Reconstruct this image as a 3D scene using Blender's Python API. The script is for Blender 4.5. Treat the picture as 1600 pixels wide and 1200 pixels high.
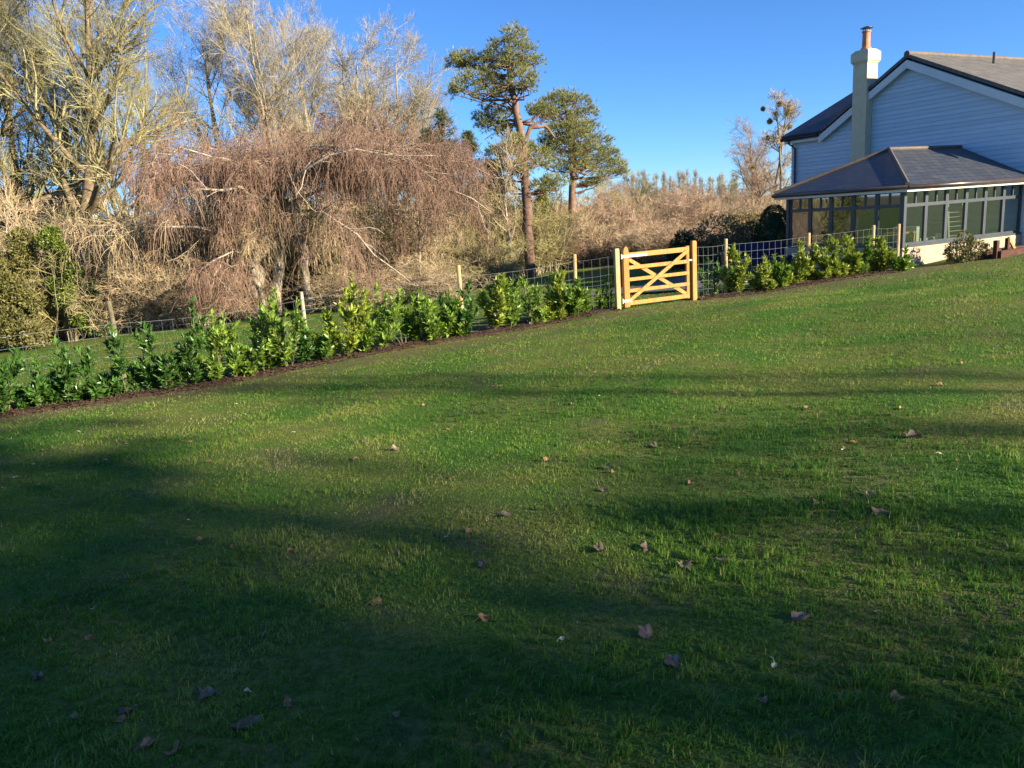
import bpy, math
import numpy as np
from mathutils import Matrix, Vector
R_ = math.radians
S = bpy.context.scene
COL = S.collection
for o in list(bpy.data.objects): bpy.data.objects.remove(o)

# ------------------------------------------------------------------ camera
CAM = np.array([0.0, 0.0, 1.6]); FPX = 1200.0; PITCH = R_(12.3); ROLL = R_(3.77)
_f = np.array([0, math.cos(PITCH), -math.sin(PITCH)]); _u = np.array([0, math.sin(PITCH), math.cos(PITCH)]); _r = np.array([1.0, 0, 0])
C_R = math.cos(ROLL)*_r - math.sin(ROLL)*_u; C_U = math.sin(ROLL)*_r + math.cos(ROLL)*_u; C_F = _f
cd = bpy.data.cameras.new('camera'); cam = bpy.data.objects.new('camera', cd); COL.objects.link(cam)
cam.matrix_world = Matrix([[C_R[i], C_U[i], -C_F[i], CAM[i]] for i in range(3)] + [[0, 0, 0, 1]])
cd.sensor_fit = 'HORIZONTAL'; cd.sensor_width = 36.0; cd.lens = 36.0*FPX/1600.0; cd.clip_start = 0.05; cd.clip_end = 4000
S.camera = cam

# ------------------------------------------------------------------ sky, sun, exposure
SUN_AZ = R_(122.0); SUN_EL = R_(20.0)          # azimuth clockwise from +Y
w = bpy.data.worlds.new('World'); S.world = w; w.use_nodes = True
nt = w.node_tree; nt.nodes.clear()
sk = nt.nodes.new('ShaderNodeTexSky'); sk.sky_type = 'NISHITA'; sk.sun_disc = False
sk.sun_elevation = SUN_EL; sk.sun_rotation = SUN_AZ; sk.altitude = 1800; sk.air_density = 1.0; sk.dust_density = 0.0; sk.ozone_density = 9.0
bg = nt.nodes.new('ShaderNodeBackground'); bg.inputs[1].default_value = 0.074
wo = nt.nodes.new('ShaderNodeOutputWorld')
nt.links.new(sk.outputs[0], bg.inputs[0]); nt.links.new(bg.outputs[0], wo.inputs[0])
sl = bpy.data.lights.new('sun', 'SUN'); sl.energy = 4.8; sl.angle = R_(0.55); sl.color = (1.0, 0.86, 0.66)
so = bpy.data.objects.new('sun', sl); COL.objects.link(so)
sdir = Vector((math.sin(SUN_AZ)*math.cos(SUN_EL), math.cos(SUN_AZ)*math.cos(SUN_EL), math.sin(SUN_EL)))
so.rotation_euler = sdir.to_track_quat('Z', 'Y').to_euler(); so.location = (20, -20, 20)
V_ = S.view_settings; V_.view_transform = 'Standard'; V_.look = 'None'; V_.gamma = 1.0; V_.exposure = 1.55
S.cycles.max_bounces = 5; S.cycles.diffuse_bounces = 2; S.cycles.glossy_bounces = 3; S.cycles.transparent_max_bounces = 12; S.cycles.transmission_bounces = 4
S.cycles.use_denoising = True

# ------------------------------------------------------------------ ground shape and pixel rays
def soft(v, a, s):                       # v up to a, then flattening with softness s
    return np.where(v > a, a + s*np.tanh((v-a)/s), v)
def G(x, y):
    x = np.asarray(x, float); y = np.asarray(y, float)
    xe = soft(x, 14, 8); xe = -soft(-xe, 16, 14)
    ye = soft(y, 32, 22); ye = -soft(-ye, 6, 6)
    z = 0.049*xe - 0.040*ye
    z = z + 0.018*np.sin(x*0.9+0.7*y) + 0.014*np.sin(1.7*x-1.1*y+2) + 0.03*np.sin(0.31*x+0.4*y+1)
    d = np.clip((y-90)/200.0, 0, 1)
    z = z + 1.5*d*d*(3-2*d) + np.clip((y-300)/600, 0, 1)**1.5*5*(1+0.35*np.sin(x*0.006+1))
    return z
def ray(px, py):
    d = C_F + C_R*((px-800)/FPX) - C_U*((py-600)/FPX)
    return d
def at(px, py, depth):                   # point on a pixel's ray at a given forward distance (world y)
    d = ray(px, py); return CAM + d*(depth/d[1])
def hit(px, py):                         # where the pixel's ray meets the ground
    d = ray(px, py); t0, t1 = 0.5, 400.0
    ts = np.concatenate([np.arange(0.5, 60, 0.02), np.arange(60, 400, 0.5)])
    P = CAM + ts[:, None]*d
    k = np.argmax(P[:, 2] < G(P[:, 0], P[:, 1]))
    return P[k]
def base(px, depth):                     # ground point under a column of the photo at a given distance
    h = at(px, 420, depth); return np.array([h[0], depth, float(G(h[0], depth))])
def nrm(a): return a/np.maximum(np.linalg.norm(a, axis=-1, keepdims=True), 1e-9)

# fence line
FK = [hit(-60, 664), hit(430, 585), hit(979, 483), hit(1409, 425)]          # front edge of the planting bed, read off the photo
def fence_pt(px):       # point on the bed's front edge under a photo column
    d2 = ray(px, 430.0); kx2 = d2[0]/d2[1]
    for a_, b_ in zip(FK[:-1], FK[1:]):
        # the photo column leans with the camera roll: refine the column's direction at the point's own height
        kk = kx2
        for it in range(6):
            t = (kk*a_[1]-a_[0])/((b_[0]-a_[0])-kk*(b_[1]-a_[1])); P = a_+(b_-a_)*t; P[2] = G(P[0], P[1])
            v = P-CAM; iy = 600-FPX*(v@C_U)/(v@C_F); dd = ray(px, iy); kk = dd[0]/dd[1]
        if (t <= 1.0 and (t >= 0 or a_ is FK[0])) or b_ is FK[-1]: return P
FA, FB = FK[0], FK[-1]; FG0 = fence_pt(977); FG1 = fence_pt(1092)
fdir = nrm((FB-FA)*np.array([1, 1, 0])); fn = np.array([-fdir[1], fdir[0], 0])   # away from the lawn
FENCE_N = tuple(fn); FENCE_C = float(((FA+FB)/2)@fn)

# ------------------------------------------------------------------ mesh collector
class Geo:
    def __init__(s): s.V = []; s.Q = []; s.T = []; s.A = []; s.n = 0
    def add(s, V, Q=None, T=None, A=None):
        V = np.asarray(V, float).reshape(-1, 3); 
        if Q is not None and len(Q): s.Q.append(np.asarray(Q, int).reshape(-1, 4)+s.n)
        if T is not None and len(T): s.T.append(np.asarray(T, int).reshape(-1, 3)+s.n)
        s.V.append(V); s.A.append(np.full(len(V), 0.5) if A is None else np.broadcast_to(np.asarray(A, float), (len(V),)))
        s.n += len(V); return s
    def box(s, c, size, ax=None, A=None):
        c = np.asarray(c, float); h = np.asarray(size, float)/2
        ax = np.eye(3) if ax is None else np.asarray(ax, float)
        sg = np.array([[-1,-1,-1],[1,-1,-1],[1,1,-1],[-1,1,-1],[-1,-1,1],[1,-1,1],[1,1,1],[-1,1,1]], float)
        V = c + (sg*h) @ ax
        return s.add(V, [[0,3,2,1],[4,5,6,7],[0,1,5,4],[1,2,6,5],[2,3,7,6],[3,0,4,7]], A=A)
    def bar(s, a, b, wd, th, up=(0,0,1), A=None):          # box from a to b, wd across, th along 'up'
        a = np.asarray(a, float); b = np.asarray(b, float); d = b-a; L = np.linalg.norm(d); d = d/L
        up = np.asarray(up, float); sdv = np.cross(up, d); sdv /= np.linalg.norm(sdv); u2 = np.cross(d, sdv)
        return s.box((a+b)/2, (L, wd, th), np.array([d, sdv, u2]), A)
    def prism(s, poly, off, A=None):                        # closed slab: polygon pushed along off
        P = np.asarray(poly, float); n = len(P); V = np.vstack([P, P+np.asarray(off, float)])
        Q = [[i, (i+1) % n, (i+1) % n+n, i+n] for i in range(n)]
        T = [[0, i+1, i] for i in range(1, n-1)] + [[n, n+i, n+i+1] for i in range(1, n-1)]
        return s.add(V, Q, T, A)
    def tube(s, P, Rr, k=4, A=None, cap=False):             # P (m,n,3), Rr (m,n)
        P = np.asarray(P, float); Rr = np.asarray(Rr, float)
        if P.ndim == 2: P = P[None]; Rr = np.broadcast_to(Rr, P.shape[:2])
        m, n, _ = P.shape; Rr = np.broadcast_to(Rr, (m, n))
        T = nrm(np.gradient(P, axis=1)); md = nrm(P[:, -1]-P[:, 0])
        ref = np.where(np.abs(md[:, 2:3]) > 0.8, np.array([[1.0, 0, 0]]), np.array([[0, 0, 1.0]]))
        N = nrm(np.cross(T, ref[:, None, :])); B = np.cross(T, N)
        a = np.arange(k)*2*math.pi/k
        V = P[:, :, None, :] + Rr[:, :, None, None]*(np.cos(a)[None, None, :, None]*N[:, :, None, :] + np.sin(a)[None, None, :, None]*B[:, :, None, :])
        idx = np.arange(m*n*k).reshape(m, n, k); nx = np.roll(idx, -1, axis=2)
        Q = np.stack([idx[:, :-1], nx[:, :-1], nx[:, 1:], idx[:, 1:]], -1).reshape(-1, 4)
        AA = None if A is None else np.repeat(np.broadcast_to(np.asarray(A, float), (m,)), n*k)
        TT = None
        if cap:
            TT = [[idx[j, 0, 0], idx[j, 0, i+1], idx[j, 0, i]] for j in range(m) for i in range(1, k-1)] + [[idx[j, -1, 0], idx[j, -1, i], idx[j, -1, i+1]] for j in range(m) for i in range(1, k-1)]
        return s.add(V.reshape(-1, 3), Q, TT, AA)
    def leaves(s, C, D, N, L, W, A=None, fold=0.18, bend=0.12):   # folded four-triangle leaves
        m = len(C); D = nrm(D); Sd = nrm(np.cross(D, N)); N = np.cross(Sd, D); L = np.broadcast_to(L, (m,))[:, None]; W = np.broadcast_to(W, (m,))[:, None]
        b = C; mid = C+D*L*0.5; t = C+D*L-N*L*bend; l = C+D*L*0.45-Sd*W*0.5+N*W*fold; r = C+D*L*0.45+Sd*W*0.5+N*W*fold
        V = np.stack([b, mid, t, l, r], 1).reshape(-1, 3); o = (np.arange(m)*5)[:, None, None]
        T = (np.array([[0, 3, 1], [1, 3, 2], [0, 1, 4], [1, 2, 4]])[None]+o).reshape(-1, 3)
        return s.add(V, None, T, None if A is None else np.repeat(A, 5))
    def needles(s, C, D, L, W, rng, k=10, spread=0.9, A=None):    # bursts of thin triangles
        m = len(C); d = nrm(D[:, None, :] + rng.normal(0, spread, (m, k, 3))); l = (np.broadcast_to(L, (m,))[:, None]*rng.uniform(.6, 1.1, (m, k)))[..., None]
        sd = nrm(np.cross(d, rng.normal(0, 1, (m, k, 3)))); c = C[:, None, :]
        V = np.stack([c-sd*W*.5+d*l*.08, c+sd*W*.5+d*l*.08, c+d*l], 2).reshape(-1, 3)
        T = np.arange(m*k*3).reshape(-1, 3)
        return s.add(V, None, T, None if A is None else np.repeat(A, k*3))
    def mesh(s, name, origin=(0, 0, 0), smooth=False):
        V = np.vstack(s.V)-np.asarray(origin, float); me = bpy.data.meshes.new(name)
        Q = np.vstack(s.Q) if s.Q else np.zeros((0, 4), int); T = np.vstack(s.T) if s.T else np.zeros((0, 3), int)
        me.vertices.add(len(V)); me.vertices.foreach_set('co', V.ravel())
        nl = len(Q)*4+len(T)*3; me.loops.add(nl); me.polygons.add(len(Q)+len(T))
        me.loops.foreach_set('vertex_index', np.concatenate([Q.ravel(), T.ravel()]).astype(np.int32))
        st = np.concatenate([np.arange(len(Q))*4, len(Q)*4+np.arange(len(T))*3]).astype(np.int32)
        me.polygons.foreach_set('loop_start', st)
        me.polygons.foreach_set('use_smooth', np.full(len(Q)+len(T), smooth, bool))
        at_ = me.attributes.new('tint', 'FLOAT', 'POINT'); at_.data.foreach_set('value', np.concatenate(s.A).astype(np.float32))
        me.update(); me.validate(); return me

ROOT = {}
def empty(name, loc, label, cat, group=None):
    o = bpy.data.objects.new(name, None); COL.objects.link(o); o.location = loc; o.empty_display_size = 0.2
    ROOT[o.name] = np.asarray(loc, float); tag(o, label, cat, group); return o
def tag(o, label=None, cat=None, group=None, kind=None):
    if label: o['label'] = label
    if cat: o['category'] = cat
    if group: o['group'] = group
    if kind: o['kind'] = kind
    return o
def part(g, name, mat, parent=None, smooth=False, kind=None, label=None, origin=None):
    org = np.zeros(3)
    if parent is not None: org = ROOT[parent.name]
    elif origin is not None: org = np.asarray(origin, float)
    me = g.mesh(name, org, smooth); me.materials.append(mat)
    o = bpy.data.objects.new(name, me); COL.objects.link(o)
    if parent is not None: o.parent = parent
    else: o.location = org
    ROOT[o.name] = org
    if kind: o['kind'] = kind
    if label: o['label'] = label
    return o
def piece(me, name, loc, parent, rot=None, scale=None):   # an alike piece that shares mesh data
    o = bpy.data.objects.new(name, me); COL.objects.link(o); o.parent = parent
    o.location = np.asarray(loc, float)-ROOT[parent.name]; ROOT[o.name] = ROOT[parent.name]
    if rot is not None: o.rotation_euler = rot
    if scale is not None: o.scale = scale
    return o
def copy_thing(root, loc, rz, sc, label, group=None, mats=None, cat=None):
    r = root.copy(); COL.objects.link(r); r.location = loc; r.rotation_euler = (0, 0, rz); r.scale = sc if hasattr(sc, '__len__') else (sc, sc, sc)
    r['label'] = label
    if group: r['group'] = group
    elif 'group' in r: del r['group']
    if cat: r['category'] = cat
    for ch in root.children:
        c = ch.copy(); COL.objects.link(c); c.parent = r
        if mats and ch.name.split('.')[0] in mats:
            c.material_slots[0].link = 'OBJECT'; c.material_slots[0].material = mats[ch.name.split('.')[0]]
    return r

# ------------------------------------------------------------------ materials
def mat(name, c1, c2=None, scale=4.0, rough=0.8, bump=0.0, bscale=30.0, tint=0.0, transl=0.0, spec=0.3, stretch=None, detail=6.0, c3=None, metal=0.0, coat=0.0, lo=.35, hi=.65):
    m = bpy.data.materials.new(name); m.use_nodes = True; n = m.node_tree.nodes; l = m.node_tree.links
    b = n['Principled BSDF']; b.inputs['Roughness'].default_value = rough; b.inputs['Specular IOR Level'].default_value = spec; b.inputs['Metallic'].default_value = metal
    if coat: b.inputs['Coat Weight'].default_value = coat
    geo = n.new('ShaderNodeTexCoord'); mp = n.new('ShaderNodeMapping'); l.new(geo.outputs['Object'], mp.inputs[0])
    if stretch: mp.inputs['Scale'].default_value = stretch
    no = n.new('ShaderNodeTexNoise'); no.inputs['Scale'].default_value = scale; no.inputs['Detail'].default_value = detail; no.inputs['Roughness'].default_value = .62
    l.new(mp.outputs[0], no.inputs['Vector'])
    cr = n.new('ShaderNodeValToRGB'); e = cr.color_ramp.elements
    e[0].position = lo; e[1].position = hi; e[0].color = (*c1, 1); e[1].color = (*(c2 or c1), 1)
    if c3: q = cr.color_ramp.elements.new(hi+.12); q.color = (*c3, 1)
    l.new(no.outputs['Fac'], cr.inputs[0]); colr = cr.outputs[0]
    if tint:
        a = n.new('ShaderNodeAttribute'); a.attribute_name = 'tint'
        mr = n.new('ShaderNodeMapRange'); mr.inputs['To Min'].default_value = 1-tint; mr.inputs['To Max'].default_value = 1+tint; l.new(a.outputs['Fac'], mr.inputs[0])
        mx = n.new('ShaderNodeVectorMath'); mx.operation = 'SCALE'; l.new(colr, mx.inputs[0]); l.new(mr.outputs[0], mx.inputs['Scale']); colr = mx.outputs[0]
    l.new(colr, b.inputs['Base Color'])
    if bump:
        nb = n.new('ShaderNodeTexNoise'); nb.inputs['Scale'].default_value = bscale; nb.inputs['Detail'].default_value = 5; l.new(mp.outputs[0], nb.inputs['Vector'])
        bp = n.new('ShaderNodeBump'); bp.inputs['Strength'].default_value = bump; bp.inputs['Distance'].default_value = 0.02; l.new(nb.outputs['Fac'], bp.inputs['Height']); l.new(bp.outputs[0], b.inputs['Normal'])
    if transl:
        tr = n.new('ShaderNodeBsdfTranslucent'); l.new(colr, tr.inputs[0]); ms = n.new('ShaderNodeMixShader'); ms.inputs[0].default_value = transl
        l.new(b.outputs[0], ms.inputs[1]); l.new(tr.outputs[0], ms.inputs[2]); l.new(ms.outputs[0], n['Material Output'].inputs[0])
    return m
M = {}
def lawn_material():
    m = bpy.data.materials.new('lawn_turf'); m.use_nodes = True; n = m.node_tree.nodes; l = m.node_tree.links
    b = n['Principled BSDF']; b.inputs['Roughness'].default_value = .95; b.inputs['Specular IOR Level'].default_value = .1
    tc = n.new('ShaderNodeTexCoord')
    def noise(sc, det=5):
        x = n.new('ShaderNodeTexNoise'); x.inputs['Scale'].default_value = sc; x.inputs['Detail'].default_value = det; l.new(tc.outputs['Object'], x.inputs['Vector']); return x.outputs['Fac']
    def ramp(f, stops):
        r = n.new('ShaderNodeValToRGB'); e = r.color_ramp.elements
        e[0].position, e[0].color = stops[0][0], (*stops[0][1], 1); e[1].position, e[1].color = stops[1][0], (*stops[1][1], 1)
        for p, c in stops[2:]: q = e.new(p); q.color = (*c, 1)
        l.new(f, r.inputs[0]); return r.outputs[0]
    def mix(f, a, c):
        x = n.new('ShaderNodeMix'); x.data_type = 'RGBA'; l.new(f, x.inputs['Factor']); l.new(a, x.inputs['A']); l.new(c, x.inputs['B']); return x.outputs['Result']
    fine = ramp(noise(55, 6), [(.35, (.034, .088, .012)), (.65, (.090, .190, .028))])
    moss = ramp(noise(30, 6), [(.35, (.085, .105, .022)), (.65, (.185, .200, .048))])
    dry = ramp(noise(40, 6), [(.35, (.085, .070, .040)), (.65, (.170, .145, .075))])
    patch = ramp(noise(.9, 5), [(.38, (0, 0, 0)), (.58, (1, 1, 1))])
    c = mix(patch, fine, moss)
    p2 = ramp(noise(1.7, 5), [(.55, (0, 0, 0)), (.72, (.75, .75, .75))])
    c = mix(p2, c, dry)
    sx = n.new('ShaderNodeSeparateXYZ'); l.new(tc.outputs['Object'], sx.inputs[0]); far = n.new('ShaderNodeMapRange'); far.inputs['From Min'].default_value = 55; far.inputs['From Max'].default_value = 85; l.new(sx.outputs[1], far.inputs[0])
    fd = n.new('ShaderNodeVectorMath'); fd.operation = 'DOT_PRODUCT'; l.new(tc.outputs['Object'], fd.inputs[0]); fd.inputs[1].default_value = FENCE_N
    wr = n.new('ShaderNodeMapRange'); wr.inputs['From Min'].default_value = FENCE_C-1.9; wr.inputs['From Max'].default_value = FENCE_C-.1; wr.inputs['To Max'].default_value = .75; l.new(fd.outputs['Value'], wr.inputs[0])
    lt = n.new('ShaderNodeMath'); lt.operation = 'LESS_THAN'; lt.inputs[1].default_value = FENCE_C+.3; l.new(fd.outputs['Value'], lt.inputs[0]); wm = n.new('ShaderNodeMath'); wm.operation = 'MULTIPLY'; l.new(wr.outputs[0], wm.inputs[0]); l.new(lt.outputs[0], wm.inputs[1])
    c = mix(wm.outputs[0], c, dry)
    c = mix(far.outputs[0], c, ramp(noise(.05, 6), [(.35, (.13, .095, .055)), (.65, (.21, .165, .095))]))
    l.new(c, b.inputs['Base Color'])
    bp = n.new('ShaderNodeBump'); bp.inputs['Strength'].default_value = .9; bp.inputs['Distance'].default_value = .03; l.new(noise(70, 6), bp.inputs['Height']); l.new(bp.outputs[0], b.inputs['Normal'])
    return m
def blade_material():
    m = bpy.data.materials.new('grass_blade'); m.use_nodes = True; n = m.node_tree.nodes; l = m.node_tree.links
    b = n['Principled BSDF']; b.inputs['Roughness'].default_value = .55; b.inputs['Specular IOR Level'].default_value = .25
    a = n.new('ShaderNodeAttribute'); a.attribute_name = 'tint'; r = n.new('ShaderNodeValToRGB'); e = r.color_ramp.elements
    e[0].position, e[0].color = 0, (.040, .130, .016, 1); e[1].position, e[1].color = 1, (.38, .34, .16, 1)
    for p, c in ((.35, (.085, .210, .022)), (.60, (.175, .295, .034)), (.82, (.28, .31, .065))): q = e.new(p); q.color = (*c, 1)
    l.new(a.outputs['Fac'], r.inputs[0]); l.new(r.outputs[0], b.inputs['Base Color'])
    tr = n.new('ShaderNodeBsdfTranslucent'); l.new(r.outputs[0], tr.inputs[0]); ms = n.new('ShaderNodeMixShader'); ms.inputs[0].default_value = .45
    l.new(b.outputs[0], ms.inputs[1]); l.new(tr.outputs[0], ms.inputs[2]); l.new(ms.outputs[0], n['Material Output'].inputs[0])
    return m
def glass_material():
    m = bpy.data.materials.new('window_glass'); m.use_nodes = True; n = m.node_tree.nodes; l = m.node_tree.links; n.remove(n['Principled BSDF'])
    t = n.new('ShaderNodeBsdfTransparent'); t.inputs[0].default_value = (.80, .86, .84, 1); g = n.new('ShaderNodeBsdfGlossy'); g.inputs['Roughness'].default_value = .02; g.inputs[0].default_value = (.9, .95, 1, 1)
    fr = n.new('ShaderNodeLayerWeight'); fr.inputs[0].default_value = .5; pw = n.new('ShaderNodeMath'); pw.operation = 'POWER'; pw.inputs[1].default_value = 4.0; l.new(fr.outputs['Facing'], pw.inputs[0])
    mt = n.new('ShaderNodeMath'); mt.operation = 'MULTIPLY_ADD'; mt.inputs[1].default_value = .82; mt.inputs[2].default_value = .15; l.new(pw.outputs[0], mt.inputs[0])
    ms = n.new('ShaderNodeMixShader'); l.new(mt.outputs[0], ms.inputs[0]); l.new(t.outputs[0], ms.inputs[1]); l.new(g.outputs[0], ms.inputs[2]); l.new(ms.outputs[0], n['Material Output'].inputs[0])
    return m
def course_material(name, c1, c2, mortar, bw, rh, msize, bump, rough=.8, spec=.3, coords='UV'):
    m = bpy.data.materials.new(name); m.use_nodes = True; n = m.node_tree.nodes; l = m.node_tree.links; b = n['Principled BSDF']
    b.inputs['Roughness'].default_value = rough; b.inputs['Specular IOR Level'].default_value = spec
    tc = n.new('ShaderNodeTexCoord'); br = n.new('ShaderNodeTexBrick'); br.inputs['Color1'].default_value = (*c1, 1); br.inputs['Color2'].default_value = (*c2, 1); br.inputs['Mortar'].default_value = (*mortar, 1)
    br.inputs['Scale'].default_value = 1; br.inputs['Brick Width'].default_value = bw; br.inputs['Row Height'].default_value = rh; br.inputs['Mortar Size'].default_value = msize
    l.new(tc.outputs[coords], br.inputs['Vector'])
    no = n.new('ShaderNodeTexNoise'); no.inputs['Scale'].default_value = 3; no.inputs['Detail'].default_value = 6; l.new(tc.outputs[coords], no.inputs['Vector'])
    mr = n.new('ShaderNodeMapRange'); mr.inputs['To Min'].default_value = .72; mr.inputs['To Max'].default_value = 1.2; l.new(no.outputs[0], mr.inputs[0])
    vm = n.new('ShaderNodeVectorMath'); vm.operation = 'SCALE'; l.new(br.outputs['Color'], vm.inputs[0]); l.new(mr.outputs[0], vm.inputs['Scale']); l.new(vm.outputs[0], b.inputs['Base Color'])
    bp = n.new('ShaderNodeBump'); bp.invert = True; bp.inputs['Strength'].default_value = bump; bp.inputs['Distance'].default_value = .01; l.new(br.outputs['Fac'], bp.inputs['Height']); l.new(bp.outputs[0], b.inputs['Normal'])
    return m
M['turf'] = lawn_material(); M['blade'] = blade_material(); M['glass'] = glass_material()
M['mulch'] = mat('bark_mulch', (.026, .016, .011), (.095, .056, .036), 22, .95, .9, 60, tint=.5)
M['oak'] = mat('pale_softwood', (.42, .20, .05), (.56, .30, .09), 3, .7, .25, 40, stretch=(9, 9, 1.2), tint=.12)
M['paleslat'] = mat('bleached_slats', (.30, .25, .17), (.40, .34, .24), 6, .7)
M['orange_wood'] = mat('treated_orange_timber', (.38, .165, .036), (.50, .24, .06), 3, .65, .25, 40, stretch=(9, 9, 1), tint=.1)
M['post'] = mat('fence_post_timber', (.38, .26, .12), (.56, .40, .20), 4, .8, .4, 30, stretch=(8, 8, 1), tint=.25)
M['galv'] = mat('galvanised_steel', (.62, .63, .64), (.78, .78, .78), 20, .4, metal=.5, spec=.5)
M['wire'] = mat('galvanised_wire', (.24, .25, .26), (.34, .35, .36), 20, .45, metal=.3, spec=.5)
M['board'] = mat('painted_weatherboard', (.46, .58, .68), (.51, .63, .73), 2, .6, .12, 50, stretch=(1, 1, 6), tint=.06)
M['trim'] = mat('painted_bargeboard', (.60, .64, .65), (.66, .69, .69), 3, .55)
M['render'] = mat('cream_render', (.58, .51, .34), (.65, .58, .40), 5, .85, .3, 60)
M['brick'] = course_material('cream_painted_brick', (.50, .41, .29), (.43, .34, .23), (.36, .29, .20), .225, .075, .008, .5)
M['slate'] = course_material('grey_slate', (.040, .047, .062), (.065, .068, .076), (.018, .020, .025), .3, .19, .010, .6, .42, .5)
M['sunlitslate'] = course_material('sunlit_slate', (.11, .105, .095), (.15, .14, .125), (.06, .055, .05), .3, .19, .008, .4, .75, .3)  # same slate, coloured paler and browner for the sunlit roof slope
M['hip'] = mat('ridge_capping', (.10, .085, .07), (.16, .13, .10), 6, .7)
M['anthracite'] = mat('anthracite_frame', (.028, .034, .042), (.036, .042, .05), 4, .35, spec=.5)
M['greyframe'] = mat('grey_painted_frame', (.045, .053, .060), (.058, .066, .073), 4, .4, spec=.5)
M['gutter'] = mat('brown_gutter', (.055, .040, .035), (.075, .055, .045), 5, .3, spec=.6)
M['alu'] = mat('pale_fascia', (.70, .66, .60), (.78, .74, .68), 5, .35, spec=.5)
M['black'] = mat('black_plastic', (.012, .013, .016), (.02, .02, .024), 5, .35, spec=.5)
M['terracotta'] = mat('terracotta', (.50, .20, .10), (.62, .28, .15), 8, .75, .3, 40)
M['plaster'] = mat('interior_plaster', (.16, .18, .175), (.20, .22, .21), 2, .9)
M['floor'] = mat('interior_floor', (.16, .13, .10), (.22, .18, .13), 2, .6)
M['slab'] = mat('terrace_paving', (.09, .085, .08), (.15, .14, .13), 5, .9, .4, 30)
M['whitegoods'] = mat('white_ceramic', (.75, .74, .71), (.8, .79, .76), 4, .4)
M['fabric'] = mat('pale_fabric', (.55, .52, .46), (.62, .60, .54), 8, .9)
M['navy'] = mat('navy_fabric', (.012, .018, .05), (.03, .045, .12), 3, .7, .3, 20)
M['darkwood'] = mat('dark_red_timber', (.055, .022, .014), (.11, .045, .028), 4, .8, .4, 30, stretch=(2, 2, 8))
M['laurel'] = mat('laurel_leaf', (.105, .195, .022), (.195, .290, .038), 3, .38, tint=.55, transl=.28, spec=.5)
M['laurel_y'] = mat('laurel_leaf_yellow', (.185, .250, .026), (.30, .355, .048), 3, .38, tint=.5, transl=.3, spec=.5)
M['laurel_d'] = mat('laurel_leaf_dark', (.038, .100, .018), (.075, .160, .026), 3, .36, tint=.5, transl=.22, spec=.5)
M['stem'] = mat('laurel_stem', (.10, .085, .05), (.19, .16, .09), 10, .8)
M['bark_pale'] = mat('pale_lichen_bark', (.24, .20, .13), (.42, .37, .25), 3, .9, .6, 18, tint=.25)
M['bark_brown'] = mat('brown_bark', (.13, .095, .055), (.27, .205, .12), 3, .9, .6, 14, tint=.25)
M['bark_olive'] = mat('mossy_bark', (.15, .13, .065), (.31, .275, .14), 3, .9, .6, 16, tint=.25)
M['twig_grey'] = mat('grey_twigs', (.235, .20, .125), (.37, .325, .215), 2, .9, tint=.4)
M['twig_olive'] = mat('olive_twigs', (.205, .185, .085), (.345, .315, .16), 1.2, .9, tint=.4)
M['twig_red'] = mat('birch_strands', (.155, .095, .066), (.265, .175, .125), .9, .85, tint=.4)
M['twig_tan'] = mat('tan_twigs', (.30, .225, .13), (.46, .36, .22), .8, .9, tint=.4)
M['twig_pink'] = mat('pink_brown_twigs', (.27, .18, .12), (.42, .295, .20), .8, .9, tint=.4)
M['twig_moss'] = mat('mossy_twigs', (.20, .18, .075), (.35, .31, .13), .8, .9, tint=.4)
M['birch'] = mat('white_birch_bark', (.42, .38, .31), (.66, .62, .54), 5, .8, .4, 20, c3=(.12, .10, .08))
M['limb_tan'] = mat('pale_tan_bark', (.27, .22, .155), (.46, .40, .31), 5, .85, .5, 20, tint=.2)
M['pine_bark'] = mat('pine_bark', (.085, .055, .042), (.20, .125, .085), 5, .95, .9, 14)
M['pine_orange'] = mat('orange_pine_bark', (.145, .09, .062), (.25, .16, .11), 5, .9, .7, 14)
M['needle'] = mat('pine_needles', (.165, .180, .055), (.28, .285, .10), .9, .6, tint=.5, transl=.12)
M['needle_d'] = mat('dark_conifer_needles', (.070, .090, .036), (.125, .145, .058), .9, .6, tint=.4, transl=.1)
M['ivy'] = mat('ivy_leaf', (.075, .125, .018), (.165, .215, .032), 1.2, .4, tint=.6, transl=.2, spec=.4)
M['evergreen'] = mat('evergreen_leaf', (.032, .058, .020), (.065, .105, .034), 1.5, .45, tint=.6, transl=.15)
M['olivebush'] = mat('olive_bush_leaf', (.10, .105, .030), (.19, .18, .055), 1.2, .6, tint=.5, transl=.2)
M['tanhedge'] = mat('tan_hedge_leaf', (.22, .175, .08), (.33, .27, .13), 1.2, .7, tint=.5, transl=.2)
M['lowshrub'] = mat('low_shrub_leaf', (.10, .11, .035), (.21, .19, .075), 2.5, .6, tint=.5, transl=.2)
M['russet'] = mat('russet_bush_leaf', (.19, .145, .07), (.30, .23, .11), 1.2, .7, tint=.5, transl=.2)
M['orangebush'] = mat('orange_bush_leaf', (.26, .15, .04), (.36, .22, .06), 1.2, .7, tint=.5, transl=.2)
M['mistletoe'] = mat('mistletoe', (.24, .215, .075), (.36, .31, .11), 1.5, .7, tint=.5)
M['deadgrey'] = mat('grey_dead_leaf', (.12, .085, .06), (.26, .20, .15), 14, .75, tint=.3, transl=.15)
M['deadbrown'] = mat('orange_dead_leaf', (.26, .14, .065), (.42, .25, .13), 20, .75, tint=.35, transl=.2)
M['deadpale'] = mat('pale_leaf_scrap', (.44, .40, .26), (.58, .54, .38), 20, .7, tint=.3)
M['cottage_wall'] = mat('whitewash', (.7, .69, .66), (.78, .77, .74), 3, .8)
M['cottage_roof'] = mat('far_roof_tile', (.13, .085, .06), (.19, .125, .09), 2, .9)

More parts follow.
